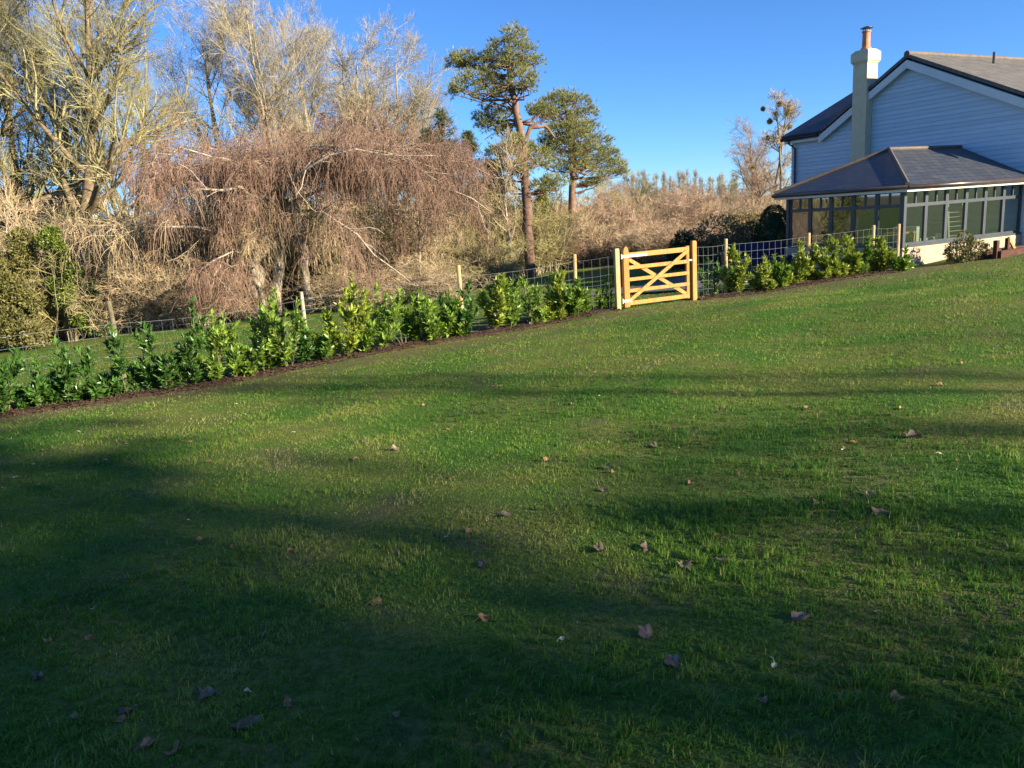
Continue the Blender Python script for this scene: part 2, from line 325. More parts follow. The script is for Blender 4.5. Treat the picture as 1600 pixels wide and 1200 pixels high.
def add_uv(o, u, v, org=(0, 0, 0)):
    me = o.data; uv = me.uv_layers.new(name='UVMap'); n = len(me.vertices); co = np.empty(n*3); me.vertices.foreach_get('co', co); co = co.reshape(-1, 3)
    li = np.empty(len(me.loops), np.int32); me.loops.foreach_get('vertex_index', li)
    q = np.stack([co@np.asarray(u, float), co@np.asarray(v, float)], -1)[li]; uv.data.foreach_set('uv', q.ravel().astype(np.float32))
# ------------------------------------------------------------------ ground
def axis(segs):
    out = []
    for a, b, st in segs: out.append(np.arange(a, b, st))
    return np.unique(np.round(np.concatenate(out), 4))
gx = axis([(-900, -120, 40), (-120, -30, 4), (-30, -14, 1), (-14, 16, .3), (16, 34, 1), (34, 120, 4), (120, 901, 40)])
gy = axis([(-120, -12, 6), (-12, 0, 1), (0, 26, .3), (26, 60, 1.2), (60, 150, 5), (150, 1600, 30)])
X, Y = np.meshgrid(gx, gy); Z = G(X, Y); idx = np.arange(X.size).reshape(X.shape)
g = Geo().add(np.stack([X, Y, Z], -1), np.stack([idx[:-1, :-1], idx[:-1, 1:], idx[1:, 1:], idx[1:, :-1]], -1))
tag(part(g, 'lawn_ground', M['turf'], smooth=True), kind='structure')

# fence line
rng = np.random.default_rng(5)
pxs = np.concatenate([np.arange(-300, 965, 12), [968]]); pxr = np.arange(1098, 1412, 10)
def bed(pxl, name, label):
    F = np.array([fence_pt(p) if p >= -60 else fence_pt(-60)+(p+60)*0.012*fdir for p in pxl]); F[:, :2] += rng.normal(0, .03, (len(F), 2))
    rows = []
    for j, (wd, h) in enumerate([(-.03, -.03), (.03, .02), (.35, .05), (.7, .05), (1.0, .03), (1.1, -.03)]):
        P = F+fn*wd; P[:, 2] = G(P[:, 0], P[:, 1])+h+rng.normal(0, .008, len(P)); rows.append(P)
    Vv = np.stack(rows, 0); n = len(pxl); ii = np.arange(Vv.shape[0]*n).reshape(-1, n)
    g = Geo().add(Vv, np.stack([ii[:-1, :-1], ii[:-1, 1:], ii[1:, 1:], ii[1:, :-1]], -1))
    o = tag(part(g, name, M['mulch'], smooth=True), label, None, kind='structure')
    return F
BL = bed(pxs, 'mulch_bed', 'bark mulch bed under the laurels'); BR = bed(pxr, 'mulch_bed', 'bark mulch bed under the laurels')
# bark chips
g = Geo()
for F, cnt in ((BL, 6000), (BR, 2200)):
    k = rng.integers(0, len(F)-1, cnt); t = rng.random(cnt)[:, None]; P = F[k]*(1-t)+F[k+1]*t+fn*rng.uniform(-.12, .95, cnt)[:, None]
    P[:, 2] = G(P[:, 0], P[:, 1])+np.where(((P-F[k])@fn) > 0, .05, .012)
    d = nrm(rng.normal(0, 1, (cnt, 3))*[1, 1, .35]); nn = nrm(rng.normal(0, .5, (cnt, 3))+[0, 0, 1])
    g.leaves(P, d, nn, rng.uniform(.03, .09, cnt), rng.uniform(.015, .035, cnt), rng.random(cnt), fold=.3, bend=.1)
tag(part(g, 'bark_chips', M['mulch']), 'loose brown bark chips on the laurel bed', 'mulch', kind='stuff')

# ------------------------------------------------------------------ grass blades
def in_bed(P):
    k = np.clip(np.searchsorted(BALL[:, 0], P[:, 0]), 1, len(BALL)-1); a = BALL[k-1]; b = BALL[k]
    t = np.clip((P[:, 0]-a[:, 0])/(b[:, 0]-a[:, 0]+1e-9), 0, 1)[:, None]; F = a*(1-t)+b*t
    s = (P-F)@fn; return s
BALL = np.vstack([BL, BR]); BALL = BALL[np.argsort(BALL[:, 0])]
g = Geo()
def vnoise(x, y, s, seed):
    r = np.random.default_rng(seed); out = 0
    for i in range(6):
        a = r.uniform(0, 6.28); f = s*r.uniform(.6, 1.6); out = out+np.sin((x*math.cos(a)+y*math.sin(a))*f+r.uniform(0, 6.28))
    return out/6
for r0, r1, dens, wd, hl, hh, spread in ((1.0, 4.5, 8200, .0042, .018, .052, 42), (4.5, 9, 4600, .0060, .020, .050, 41), (9, 17, 1100, .012, .026, .050, 41), (17, 30, 220, .022, .03, .055, 43)):
    area = R_(spread*2)*.5*(r1*r1-r0*r0); cnt = int(area*dens)
    rr = np.sqrt(rng.uniform(r0*r0, r1*r1, cnt)); th = R_(90)-rng.uniform(-R_(spread), R_(spread), cnt)
    # gather blades into tufts
    P = np.stack([rr*np.cos(th), rr*np.sin(th), np.zeros(cnt)], -1)
    q = .13; wx = P[:, 0]+.05*np.sin(P[:, 1]*23+3*np.sin(P[:, 0]*9)); wy = P[:, 1]+.05*np.sin(P[:, 0]*19+2*np.sin(P[:, 1]*11)); cell = np.floor(np.stack([wx, wy], -1)/q); hsh = np.modf(np.abs(np.sin(cell[:, 0]*12.9898+cell[:, 1]*78.233)*43758.5453))[0]; hs2 = np.modf(hsh*917.3)[0]; hs3 = np.modf(hsh*371.7)[0]
    ctr = (cell+np.stack([hsh, hs2], -1))*q; P[:, :2] = P[:, :2]*.8+ctr*.2
    sb = in_bed(P); keep = (sb < -.02) | ((P[:, 0] > FG0[0]-.1) & (P[:, 0] < FG1[0]+.2)) | ((sb > 1.15))
    mo = vnoise(P[:, 0], P[:, 1], 1.6, 3); keep &= rng.random(cnt) > .5*np.clip(1+(sb+.1)/1.3, 0, 1)*(sb < 0); keep &= rng.random(cnt) < np.clip(.95-.45*np.clip(mo, 0, 1)*1.4, .35, 1)
    P = P[keep]; hs3 = hs3[keep]; mo = mo[keep]; m = len(P); P[:, 2] = G(P[:, 0], P[:, 1])-.004
    worn = np.clip(1+(in_bed(P)+.1)/1.6, 0, 1)*(in_bed(P) < 0)
    a = rng.uniform(0, 6.283, m); hg = (1-.45*worn)*.72*rng.uniform(hl, hh, m)*(.6+.8*hs3)*(1-.35*mo)*(1+.55*np.clip(vnoise(P[:, 0], P[:, 1], 5, 29), -.6, 1)); lean = rng.uniform(.15, 1.1, m)*hg
    ld = np.stack([np.cos(a), np.sin(a), np.zeros(m)], -1); sd = np.stack([-np.sin(a+.6), np.cos(a+.6), np.zeros(m)], -1)*wd*.5*rng.uniform(.7, 1.3, m)[:, None]
    up = np.array([0, 0, 1.0]); mid = P+up*hg[:, None]*.6+ld*lean[:, None]*.35; tip = P+up*hg[:, None]*.85+ld*lean[:, None]
    Vv = np.stack([P-sd, P+sd, mid-sd*.8, mid+sd*.8, tip], 1).reshape(-1, 3); o = (np.arange(m)*5)[:, None, None]
    tn = np.clip(.62*worn*rng.random(m)+.40+.34*vnoise(P[:, 0], P[:, 1], 2.6, 9)+.20*vnoise(P[:, 0], P[:, 1], 7, 19)+.46*mo+.04+rng.normal(0, .12, m)+.16*(hs3-.5), 0, .97); dry = rng.random(m) < .035; tn[dry] = rng.uniform(.85, 1, dry.sum())
    if r0 < 4: g.add(Vv, (np.array([[0, 1, 3, 2]])[None]+o).reshape(-1, 4), (np.array([[2, 3, 4]])[None]+o).reshape(-1, 3), np.repeat(tn, 5))
    else: g.add(np.stack([P-sd, P+sd, tip], 1).reshape(-1, 3), None, np.arange(m*3).reshape(-1, 3), np.repeat(tn, 3))
tag(part(g, 'grass', M['blade']), 'short mossy green lawn grass', 'grass', kind='stuff')

# ------------------------------------------------------------------ tree growing
def grow(rg, P0, D0, L, Ra, Rb, n, wig, trop):
    m = len(P0); P = np.empty((m, n, 3)); P[:, 0] = P0; d = nrm(np.asarray(D0, float)); st = (np.asarray(L)/(n-1))[:, None]
    trop = np.asarray(trop, float)
    for i in range(1, n):
        d = nrm(d+rg.normal(0, wig, (m, 3))+trop/(n-1)); P[:, i] = P[:, i-1]+d*st
    f = np.linspace(0, 1, n)[None]; Rr = np.asarray(Ra)[:, None]*(1-f)+np.asarray(Rb)[:, None]*f
    return P, Rr
def spawn(rg, P, Rr, c, t0, t1, a0, a1, lf, rf, n, wig, trop, rmin=.004, lmin=.05, taper=.6, flat=0.0, absL=None):
    m, k, _ = P.shape; t = np.sort(rg.uniform(t0, t1, (m, c)), 1); f = t*(k-1); i = np.minimum(f.astype(int), k-2); fr = (f-i)[..., None]
    ar = np.arange(m)[:, None]; A = P[ar, i]; B = P[ar, i+1]; p = A*(1-fr)+B*fr; T = nrm(B-A)
    r = Rr[ar, i]*(1-fr[..., 0])+Rr[ar, i+1]*fr[..., 0]
    v = rg.normal(0, 1, (m, c, 3)); v[..., 2] *= (1-flat); N = nrm(v-(v*T).sum(-1, keepdims=True)*T)
    a = rg.uniform(a0, a1, (m, c))[..., None]; D = T*np.cos(a)+N*np.sin(a)
    PL = np.linalg.norm(np.diff(P, axis=1), axis=2).sum(1)[:, None]
    L = (PL if absL is None else absL)*lf*(1-taper*t)*rg.uniform(.7, 1.3, (m, c)); L = np.maximum(L, lmin)
    Ra = np.maximum(np.minimum(r*rf*rg.uniform(.75, 1.1, (m, c)), r*.92), rmin)
    s = lambda x: x.reshape(m*c, *x.shape[2:])
    return grow(rg, s(p), s(D), s(L), s(Ra), np.maximum(s(Ra)*.35, rmin*.7), n, wig, trop)
def bare_tree(seed, h, stems, limbs, br, tw, tl, r0, spread, name, label, bark, twig, tropz=.55, loc=(0, 0, 0), twr=.0075, lean=.1, low=.22):
    rg = np.random.default_rng(seed); root = empty(name, loc, label, 'tree'); gt = Geo(); gc = Geo(); o = np.asarray(loc, float)
    a = rg.uniform(0, 6.28, stems); D0 = np.stack([np.cos(a)*lean*rg.uniform(.3, 1.6, stems), np.sin(a)*lean*rg.uniform(.3, 1.6, stems), np.ones(stems)], -1)
    P0 = o+np.stack([np.cos(a)*r0*.7*(stems > 1), np.sin(a)*r0*.7*(stems > 1), np.full(stems, -.25)], -1)
    T, TR = grow(rg, P0, D0, h*rg.uniform(.82, 1.0, stems), np.full(stems, r0*(.72 if stems > 1 else 1)), np.full(stems, r0*.1), 13, .055, (0, 0, .25))
    TR[:, 0] *= 1.25
    gt.tube(T, TR, 8)
    A, AR = spawn(rg, T, TR, limbs, low, .97, .45, 1.05, spread, .62, 9, .10, (0, 0, tropz), rmin=.022, taper=.62); gt.tube(A, AR, 5)
    B, BR_ = spawn(rg, A, AR, br, .18, 1.0, .35, .95, .58, .6, 6, .12, (0, 0, tropz*.6), rmin=.012, lmin=.9, taper=.5); gc.tube(B, BR_, 4, rg.random(len(B)))
    Cc, CR = spawn(rg, B, BR_, tw, .12, 1.0, .35, 1.0, .58, .6, 5, .14, (0, 0, tropz*.4), rmin=twr, lmin=.6, taper=.4); gc.tube(Cc, CR, 3, rg.random(len(Cc)))
    C2, CR2 = spawn(rg, A, AR, br, .3, 1.0, .5, 1.2, .2, .4, 4, .14, (0, 0, .3), rmin=twr, lmin=.5); gc.tube(C2, CR2, 3, rg.random(len(C2)))
    Dd, DR = spawn(rg, Cc, CR, tl, .1, 1.0, .35, 1.0, .62, .7, 3, .16, (0, 0, .2), rmin=twr*.75, lmin=.35, taper=.35); gc.tube(Dd, DR, 3, rg.random(len(Dd)))
    part(gt, 'trunk', bark, root, smooth=True); part(gc, 'crown', twig, root)
    return root

# ------------------------------------------------------------------ house and conservatory
HY = R_(-27.2); Ld = np.array([math.sin(HY), math.cos(HY), 0]); Rd = np.array([math.cos(HY), -math.sin(HY), 0]); UP = np.array([0, 0, 1.0])
HC = np.array([10.11, 19.62, -0.33]); HAX = np.array([Rd, Ld, UP])
def H(r, l, z): return HC+Rd*r+Ld*l+UP*z
def hbox(g, r0, r1, l0, l1, z0, z1, A=None): return g.box(H((r0+r1)/2, (l0+l1)/2, (z0+z1)/2), (r1-r0, l1-l0, z1-z0), HAX, A)
RW = 5.2                                     # gable wall plane
house = empty('house', H(9, 3, -.2), 'pale weatherboarded two-storey house with slate roof and cream chimney', 'house')
sl_l = (5.85-4.05)/(6.85-3.68); sl_r = .475; LR = -0.5
def ztop(l): return np.where(l >= 6.85, 4.05, np.where(l >= 3.68, 5.85-(l-3.68)*sl_l, 5.85-(3.68-l)*sl_r))
outl = [(LR, -.6), (8.4, -.6), (8.4, 4.05), (6.85, 4.05), (3.68, 5.85), (LR, float(ztop(LR)))]
part(Geo().prism([H(RW+.02, l, z) for l, z in outl], Rd*11.5), 'wall', M['board'], house)
bz = np.arange(-.1, 5.85, .13); hb = .13
for z in bz:                                 # each weatherboard a wedge with its lower edge proud
    zt = min(z+hb*1.06, 5.84)
    for seg in (0, 1):
        if seg == 0:
            lo_b = max(LR, 3.68-(5.85-z)/sl_r); lo_t = max(LR, 3.68-(5.85-zt)/sl_r)
            hi_b = min(5.015, 3.68+(5.85-z)/sl_l); hi_t = min(5.015, 3.68+(5.85-zt)/sl_l)
        else:
            if z > 4.05: 
                lo_b = lo_t = 5.565; hi_b = 3.68+(5.85-z)/sl_l; hi_t = 3.68+(5.85-zt)/sl_l
                if hi_t < 5.62: continue
            else: lo_b = lo_t = 5.565; hi_b = hi_t = 8.38
            if z < 4.05 < zt: zt = 4.05
        if hi_b-lo_b < .2: continue
        pb, pt = .036, .012
        Vv = [H(RW+.018, lo_b, z), H(RW+.018, hi_b, z), H(RW-pb, hi_b, z), H(RW-pb, lo_b, z), H(RW+.018, lo_t, zt), H(RW+.018, hi_t, zt), H(RW-pt, hi_t, zt), H(RW-pt, lo_t, zt)]
        g = Geo().add(Vv, [[0, 1, 2, 3], [4, 7, 6, 5], [3, 2, 6, 7], [0, 3, 7, 4], [1, 5, 6, 2], [0, 4, 5, 1]], A=rng.random())
        part(g, 'weatherboard', M['board'], house)
# main roof slabs, wing roof, barge boards, ridge
def slab(g, pts, t=.10): 
    P = np.asarray(pts, float); n = np.cross(P[1]-P[0], P[2]-P[0]); n /= np.linalg.norm(n); n = n if n[2] > 0 else -n
    return g.prism(P, n*t)
R0 = RW-.24; R1 = RW+11.6
ro = part(slab(Geo(), [H(R0, 3.68, 5.93), H(R1, 3.68, 5.93), H(R1, LR-.25, 5.93-(3.68-LR+.25)*sl_r), H(R0, LR-.25, 5.93-(3.68-LR+.25)*sl_r)]), 'roof', M['sunlitslate'], house)
add_uv(ro, Rd, -Ld)
r2 = part(slab(Geo(), [H(R0, 3.68, 5.93), H(R1, 3.68, 5.93), H(R1, 6.98, 5.93-3.3*sl_l), H(R0, 6.98, 5.93-3.3*sl_l)]), 'roof', M['slate'], house); add_uv(r2, Rd, Ld)
k = 2.6
wr = part(slab(Geo(), [H(R0, 6.95, 4.06), H(R0, 8.62, 4.06), H(R0+k, 8.62-k*.55, 4.06+k*.62), H(R0+k, 5.2, 4.06+k*.62), H(R0+k*.5, 5.9, 4.06+k*.31)]), 'roof', M['slate'], house); add_uv(wr, Ld, Rd)
wr2 = part(slab(Geo(), [H(R0+.01, 8.62, 4.06), H(R0+6, 8.62, 4.06), H(R0+6, 8.62-k*.55, 4.06+k*.62), H(R0+k+.01, 8.62-k*.55, 4.06+k*.62)]), 'roof', M['slate'], house); add_uv(wr2, Rd, Ld)
part(Geo().tube(np.array([H(R0-.02, 3.68, 6.03), H(R1, 3.68, 6.03)]), np.array([.10, .10]), 8, cap=True), 'ridge_tiles', M['hip'], house)
for (la, za, lb, zb) in ((3.68, 5.86, 6.98, 5.86-3.3*sl_l), (3.68, 5.86, LR-.25, 5.86-(3.68-LR+.25)*sl_r)):
    part(Geo().prism([H(R0+.03, la, za), H(R0+.03, lb, zb), H(R0+.03, lb, zb-.24), H(R0+.03, la, za-.24)], -Rd*.035), 'bargeboard', M['trim'], house)
    part(Geo().prism([H(R0+.035, la, za-.20), H(R0+.035, lb, zb-.20), H(RW-.04, lb, zb-.20), H(RW-.04, la, za-.20)], UP*.02), 'soffit', M['trim'], house)
part(hbox(Geo(), R0+.03, R0+.06, 7.0, 8.55, 3.86, 4.04), 'fascia', M['trim'], house)
part(hbox(Geo(), R0+.07, RW-.04, 7.0, 8.5, 3.88, 3.90), 'soffit', M['trim'], house)
part(Geo().tube(np.array([H(R0-.03, 6.98, 4.02), H(R0-.03, 8.66, 4.02)]), np.array([.06, .06]), 8, cap=True), 'gutter', M['black'], house)
part(Geo().tube(np.array([H(R0-.02, 8.32, 3.98), H(R0-.02, 8.32, 3.88), H(RW-.09, 8.16, 3.68), H(RW-.09, 8.16, 0.0)]), np.array([.036]*4), 8, cap=True), 'downpipe', M['black'], house)
ch = part(hbox(Geo(), RW-.32, RW+.18, 5.02, 5.56, -.6, 6.06), 'chimney', M['render'], house)
g = Geo(); hbox(g, RW-.35, RW+.21, 4.99, 5.59, 6.062, 6.11); hbox(g, RW-.38, RW+.24, 4.96, 5.62, 6.112, 6.38)
a_ = [H(RW-.38, 4.96, 6.382), H(RW+.24, 4.96, 6.382), H(RW+.24, 5.62, 6.382), H(RW-.38, 5.62, 6.382)]; b_ = [H(RW-.28, 5.06, 6.48), H(RW+.14, 5.06, 6.48), H(RW+.14, 5.52, 6.48), H(RW-.28, 5.52, 6.48)]
g.add(a_+b_, [[0, 3, 2, 1], [4, 5, 6, 7], [0, 1, 5, 4], [1, 2, 6, 5], [2, 3, 7, 6], [3, 0, 4, 7]])
part(g, 'chimney_cap', M['render'], ch)
pc = H(RW-.07, 5.29, 0)
part(Geo().tube(np.array([pc+UP*6.48, pc+UP*6.54, pc+UP*6.55, pc+UP*7.0, pc+UP*7.02, pc+UP*7.06]), np.array([.16, .16, .125, .115, .14, .14]), 16, cap=True), 'chimney_pot', M['terracotta'], ch, smooth=False)
g = Geo().tube(np.array([pc+UP*7.14, pc+UP*7.15, pc+UP*7.2]), np.array([.19, .19, .05]), 14, cap=True)
for a in range(4): g.bar(pc+np.array([.1*math.cos(a*1.57), .1*math.sin(a*1.57), 7.05]), pc+np.array([.1*math.cos(a*1.57), .1*math.sin(a*1.57), 7.15]), .015, .015, up=(1, .2, 0))
part(g, 'cowl', M['black'], ch)
vp = H(RW+3.1, 3.0, 5.45)
part(Geo().tube(np.array([vp, vp+UP*.62]), np.array([.045, .045]), 8, cap=True), 'vent_pipe', M['gutter'], house)

cons = empty('conservatory', H(2.5, 1.9, 0), 'glazed conservatory with dark slate hipped roof and cream brick plinth', 'conservatory')
AL = 3.85; ZS = .50; ZE = 2.0; TH = .22
o = part(hbox(Geo(), 0, RW-.05, 0, TH, -.7, ZS), 'plinth', M['brick'], cons, label='cream painted brick plinth'); add_uv(o, Rd, UP)
o = part(hbox(Geo(), 0.001, TH, TH+.002, AL-TH-.002, -.7, ZS), 'plinth', M['brick'], cons, label='cream painted brick plinth'); add_uv(o, Ld, UP)
o = part(hbox(Geo(), 0, RW-.05, AL-TH, AL, -.7, ZS), 'plinth', M['brick'], cons, label='cream painted brick plinth'); add_uv(o, Rd, UP)
part(hbox(Geo(), TH+.01, RW-.05, TH+.01, AL-TH-.01, -.6, 0.0), 'floor', M['floor'], cons)
def bay(axis, p0, p1, off, name='window'):
    # one light: frame with a fanlight of two panes over a tall pane; axis 'f' runs along R at l=off, axis 's' along L at r=off
    def bx(g, a0, a1, z0, z1, t0=0, t1=.07):
        return hbox(g, a0, a1, off+t0, off+t1, z0, z1) if axis == 'f' else hbox(g, off+t0, off+t1, a0, a1, z0, z1)
    fw = .055; zt = 1.55; zh = 1.87; g = Geo()
    bx(g, p0+.002, p0+fw, ZS+.06, ZE-.03); bx(g, p1-fw, p1-.002, ZS+.06, ZE-.03)
    bx(g, p0+fw, p1-fw, ZS+.06, ZS+.12, .003, .067); bx(g, p0+fw, p1-fw, zt-.04, zt+.045, .003, .067); bx(g, p0+fw, p1-fw, zh, ZE-.03, .003, .067)
    mid = (p0+p1)/2; bx(g, mid-.02, mid+.02, zt+.045, zh, .006, .064)
    wn = part(g, name, M['greyframe'], cons)
    for a0, a1, z0, z1 in ((p0+fw-.01, p1-fw+.01, ZS+.11, zt-.035), (p0+fw-.01, mid-.015, zt+.04, zh+.01), (mid+.015, p1-fw+.01, zt+.04, zh+.01)):
        part(bx(Geo(), a0, a1, z0, z1, .028, .036), 'pane', M['glass'], wn)
    part(bx(Geo(), p0-.001, p1+.001, ZS+.001, ZS+.058, -.05, .10), 'sill', M['greyframe'], wn)
c0 = .12
for i in range(6): bay('f', c0+(RW-.05-c0)/6*i, c0+(RW-.05-c0)/6*(i+1), .06)
for i in range(5): bay('s', c0+(AL-2*c0)/5*i, c0+(AL-2*c0)/5*(i+1), .06)
part(hbox(Geo(), .12, RW-.05, AL-.15, AL-.02, ZS+.001, ZE-.03), 'added_back_wall', M['plaster'], cons)  # solid wall added in place of glazing so the panes look dark
for r, l in ((.02, .02), (.02, AL-.12)): part(hbox(Geo(), r, r+.098, l, l+.098, ZS, ZE-.02), 'corner_post', M['greyframe'], cons)
ov = .22; apR = AL/2; zr = 3.02
e0 = ZE+.02; EV = {'fl': H(-ov, -ov, e0), 'bl': H(-ov, AL+ov, e0), 'fr': H(RW-.05, -ov, e0), 'br': H(RW-.05, AL+ov, e0), 'a': H(apR, apR, zr), 'w': H(RW-.05, apR, zr)}
for nm, pts, u in (('f', ['fl', 'fr', 'w', 'a'], (Rd, Ld)), ('s', ['bl', 'fl', 'a'], (Ld, Rd)), ('b', ['br', 'bl', 'a', 'w'], (Rd, Ld))):
    o = part(slab(Geo(), [EV[p] for p in pts], .05), 'roof_slope', M['slate'], cons); add_uv(o, *u)
part(slab(Geo(), [H(-ov+.06, -ov+.06, e0-.04), H(RW-.06, -ov+.06, e0-.04), H(RW-.06, AL+ov-.06, e0-.04), H(-ov+.06, AL+ov-.06, e0-.04)], .02), 'ceiling', M['trim'], cons)
for a, b in (('fl', 'a'), ('bl', 'a'), ('a', 'w')):
    part(Geo().tube(np.array([EV[a]+UP*.06, EV[b]+UP*.07]), np.array([.055, .055]), 8, cap=True), 'hip_capping' if b == 'a' else 'ridge_capping', M['hip'], cons)
for (r0, r1, l0, l1) in ((-ov, RW-.06, -ov-.001, -ov+.03), (-ov-.001, -ov+.03, -ov+.031, AL+ov)):
    part(hbox(Geo(), r0, r1, l0, l1, e0-.13, e0-.01), 'fascia', M['alu'], cons)
part(Geo().tube(np.array([H(-ov-.06, -ov-.055, e0-.015), H(RW-.06, -ov-.055, e0-.015)]), np.array([.052, .052]), 10, cap=True), 'gutter', M['gutter'], cons, smooth=True)
part(Geo().tube(np.array([H(-ov-.055, -ov-.06, e0-.016), H(-ov-.055, AL+ov, e0-.016)]), np.array([.052, .052]), 10, cap=True), 'gutter', M['gutter'], cons, smooth=True)
hd = Geo(); hbox(hd, .03, RW-.06, .03, .12, ZE-.028, ZE+.03); hbox(hd, .03, .12, .125, AL-.03, ZE-.028, ZE+.03); part(hd, 'head_beam', M['greyframe'], cons)

# things standing in the conservatory
def thing_box(name, loc, label, cat, parts):
    r = empty(name, loc, label, cat)
    for nm, m, fnc in parts: part(fnc(Geo()), nm, M[m], r)
    return r
tb = empty('side_table', H(.62, .55, 0), 'pale square wooden table just inside the conservatory corner', 'table')
part(hbox(Geo(), .25, 1.02, .35, .78, .83, .87), 'table_top', M['oak'], tb)
for r, l in ((.27, .37), (.95, .37), (.27, .71), (.95, .71)): part(hbox(Geo(), r, r+.05, l, l+.05, 0, .829), 'leg', M['oak'], tb)
cdl = H(.5, .55, .87); tg = empty('candlestick', cdl, 'small candlestick standing on the pale table', 'candlestick')
part(Geo().tube(np.array([cdl+UP*.002, cdl+UP*.015, cdl+UP*.02, cdl+UP*.06]), np.array([.04, .04, .012, .015]), 8, cap=True), 'holder', M['hip'], tg)
part(Geo().tube(np.array([cdl+UP*.061, cdl+UP*.16]), np.array([.012, .011]), 8, cap=True), 'candle', M['whitegoods'], tg)
ac = empty('armchair', H(1.6, .75, 0), 'pale fabric armchair behind the conservatory glass', 'armchair')
part(hbox(Geo(), 1.25, 1.95, .45, 1.1, .12, .48), 'seat', M['fabric'], ac)
g = Geo(); hbox(g, 1.12, 1.24, .42, 1.12, .12, .98); part(g, 'backrest', M['fabric'], ac)
for l0 in (.42, 1.02): part(hbox(Geo(), 1.25, 1.92, l0-.03, l0+.09, .482, .66), 'armrest', M['fabric'], ac)
for r, l in ((1.15, .45), (1.88, .45), (1.15, 1.05), (1.88, 1.05)): part(hbox(Geo(), r, r+.05, l, l+.05, 0, .119), 'leg', M['oak'], ac)
jg = H(1.98, .30, ZS); 
jr = empty('white_jug', H(1.78, .10+.06, ZS+.06), 'round white jug on the conservatory window sill', 'jug')
jc = ROOT[jr.name]+Ld*.09; jr.location = jc; ROOT[jr.name] = jc
part(Geo().tube(np.array([jc+UP*.0, jc+UP*.02, jc+UP*.09, jc+UP*.16, jc+UP*.19]), np.array([.05, .07, .085, .06, .065]), 12, cap=True), 'body', M['whitegoods'], jr, smooth=True)
part(Geo().tube(np.array([jc+Rd*.06+UP*.15, jc+Rd*.12+UP*.12, jc+Rd*.08+UP*.05]), np.array([.012]*3), 6), 'handle', M['whitegoods'], jr)
lr_ = empty('slatted_screen', H(2.95, .5, 0), 'leaning wooden slatted screen with pale stiles inside the conservatory', 'screen')
for r in (2.55, 3.2): part(Geo().bar(H(r, .42, .02), H(r+.12, .62, 1.62), .07, .035, up=Ld), 'stile', M['paleslat'], lr_)
for i in range(12):
    z = .12+i*.125; f = z/1.62; part(Geo().bar(H(2.59+.12*f, .43+.2*f, z), H(3.17+.12*f, .43+.2*f, z), .05, .018, up=(Ld*.5+UP)), 'slat', M['paleslat'], lr_)

# shrub and timber edging at the plinth
def leaf_blob(rg, C, rad, cnt, L, W, g, shell=.55, up=.3, squash=1.0):
    d = nrm(rg.normal(0, 1, (cnt, 3))); f = rg.uniform(shell, 1.0, cnt)**.7; P = np.asarray(C)+d*f[:, None]*np.asarray(rad)
    D = nrm(d+rg.normal(0, .7, (cnt, 3))+[0, 0, up]); N = nrm(rg.normal(0, 1, (cnt, 3))+[0, 0, .8]+d*.5)
    g.leaves(P, D, N, rg.uniform(.7, 1.2, cnt)*L, rg.uniform(.7, 1.2, cnt)*W, rg.random(cnt))
def leafy_shrub(name, loc, label, blobs, cnt, L, W, m, seed, cat='shrub', group=None, stems=10):
    rg = np.random.default_rng(seed); r = empty(name, loc, label, cat, group); g = Geo(); gs = Geo(); o = np.asarray(loc, float); tot = sum(b[1][0]*b[1][1] for b in blobs)
    for c, rad in blobs:
        leaf_blob(rg, o+np.asarray(c), rad, int(cnt*rad[0]*rad[1]/tot), L, W, g)
        for i in range(max(1, stems//len(blobs))):
            e = o+np.asarray(c)+nrm(rg.normal(0, 1, 3))*np.asarray(rad)*.8; b0 = o+np.append(rg.normal(0, .06, 2), -.05)
            mid = (b0+e)/2+rg.normal(0, .1, 3); gs.tube(np.array([[b0, mid, e]]), np.array([[.03, .018, .006]])*max(1, o.size*rad[2]/3.5), 4)
    part(g, 'foliage', m, r, kind='stuff'); part(gs, 'stem', M['stem'], r); return r
p = hit(1512, 409)
leafy_shrub('low_shrub', p, 'low brown-green shrub against the cream brick plinth', [((0, .1, .28), (.5, .3, .3)), ((.3, .15, .22), (.35, .25, .25)), ((-.25, .05, .2), (.3, .25, .2)), ((0, .2, .5), (.2, .2, .25))], 1700, .08, .04, M['lowshrub'], 3, stems=24)
pb = hit(1560, 404); rb = empty('raised_bed', pb, 'dark red timber raised bed beside the conservatory plinth', 'raised bed')
dR = Rd
part(Geo().bar(pb+UP*.08, pb+dR*1.6+UP*.08+UP*.02, .12, .2), 'sleeper', M['darkwood'], rb)
part(Geo().bar(pb+Ld*.35+UP*.08, pb+Ld*.35+dR*1.6+UP*.1, .12, .2), 'sleeper', M['darkwood'], rb)
part(Geo().bar(pb-dR*.02+Ld*.06+UP*0, pb-dR*.02+Ld*.06+UP*.44, .1, .1, up=Rd), 'post', M['darkwood'], rb)
part(Geo().bar(pb+dR*.5+Ld*.1+UP*0, pb+dR*.5+Ld*.1+UP*.46, .08, .08, up=Rd), 'post', M['darkwood'], rb)
part(Geo().bar(pb+dR*.56+Ld*.12+UP*.46, pb+dR*.86+Ld*.12+UP*.16, .07, .05, up=Ld), 'brace', M['oak'], rb)

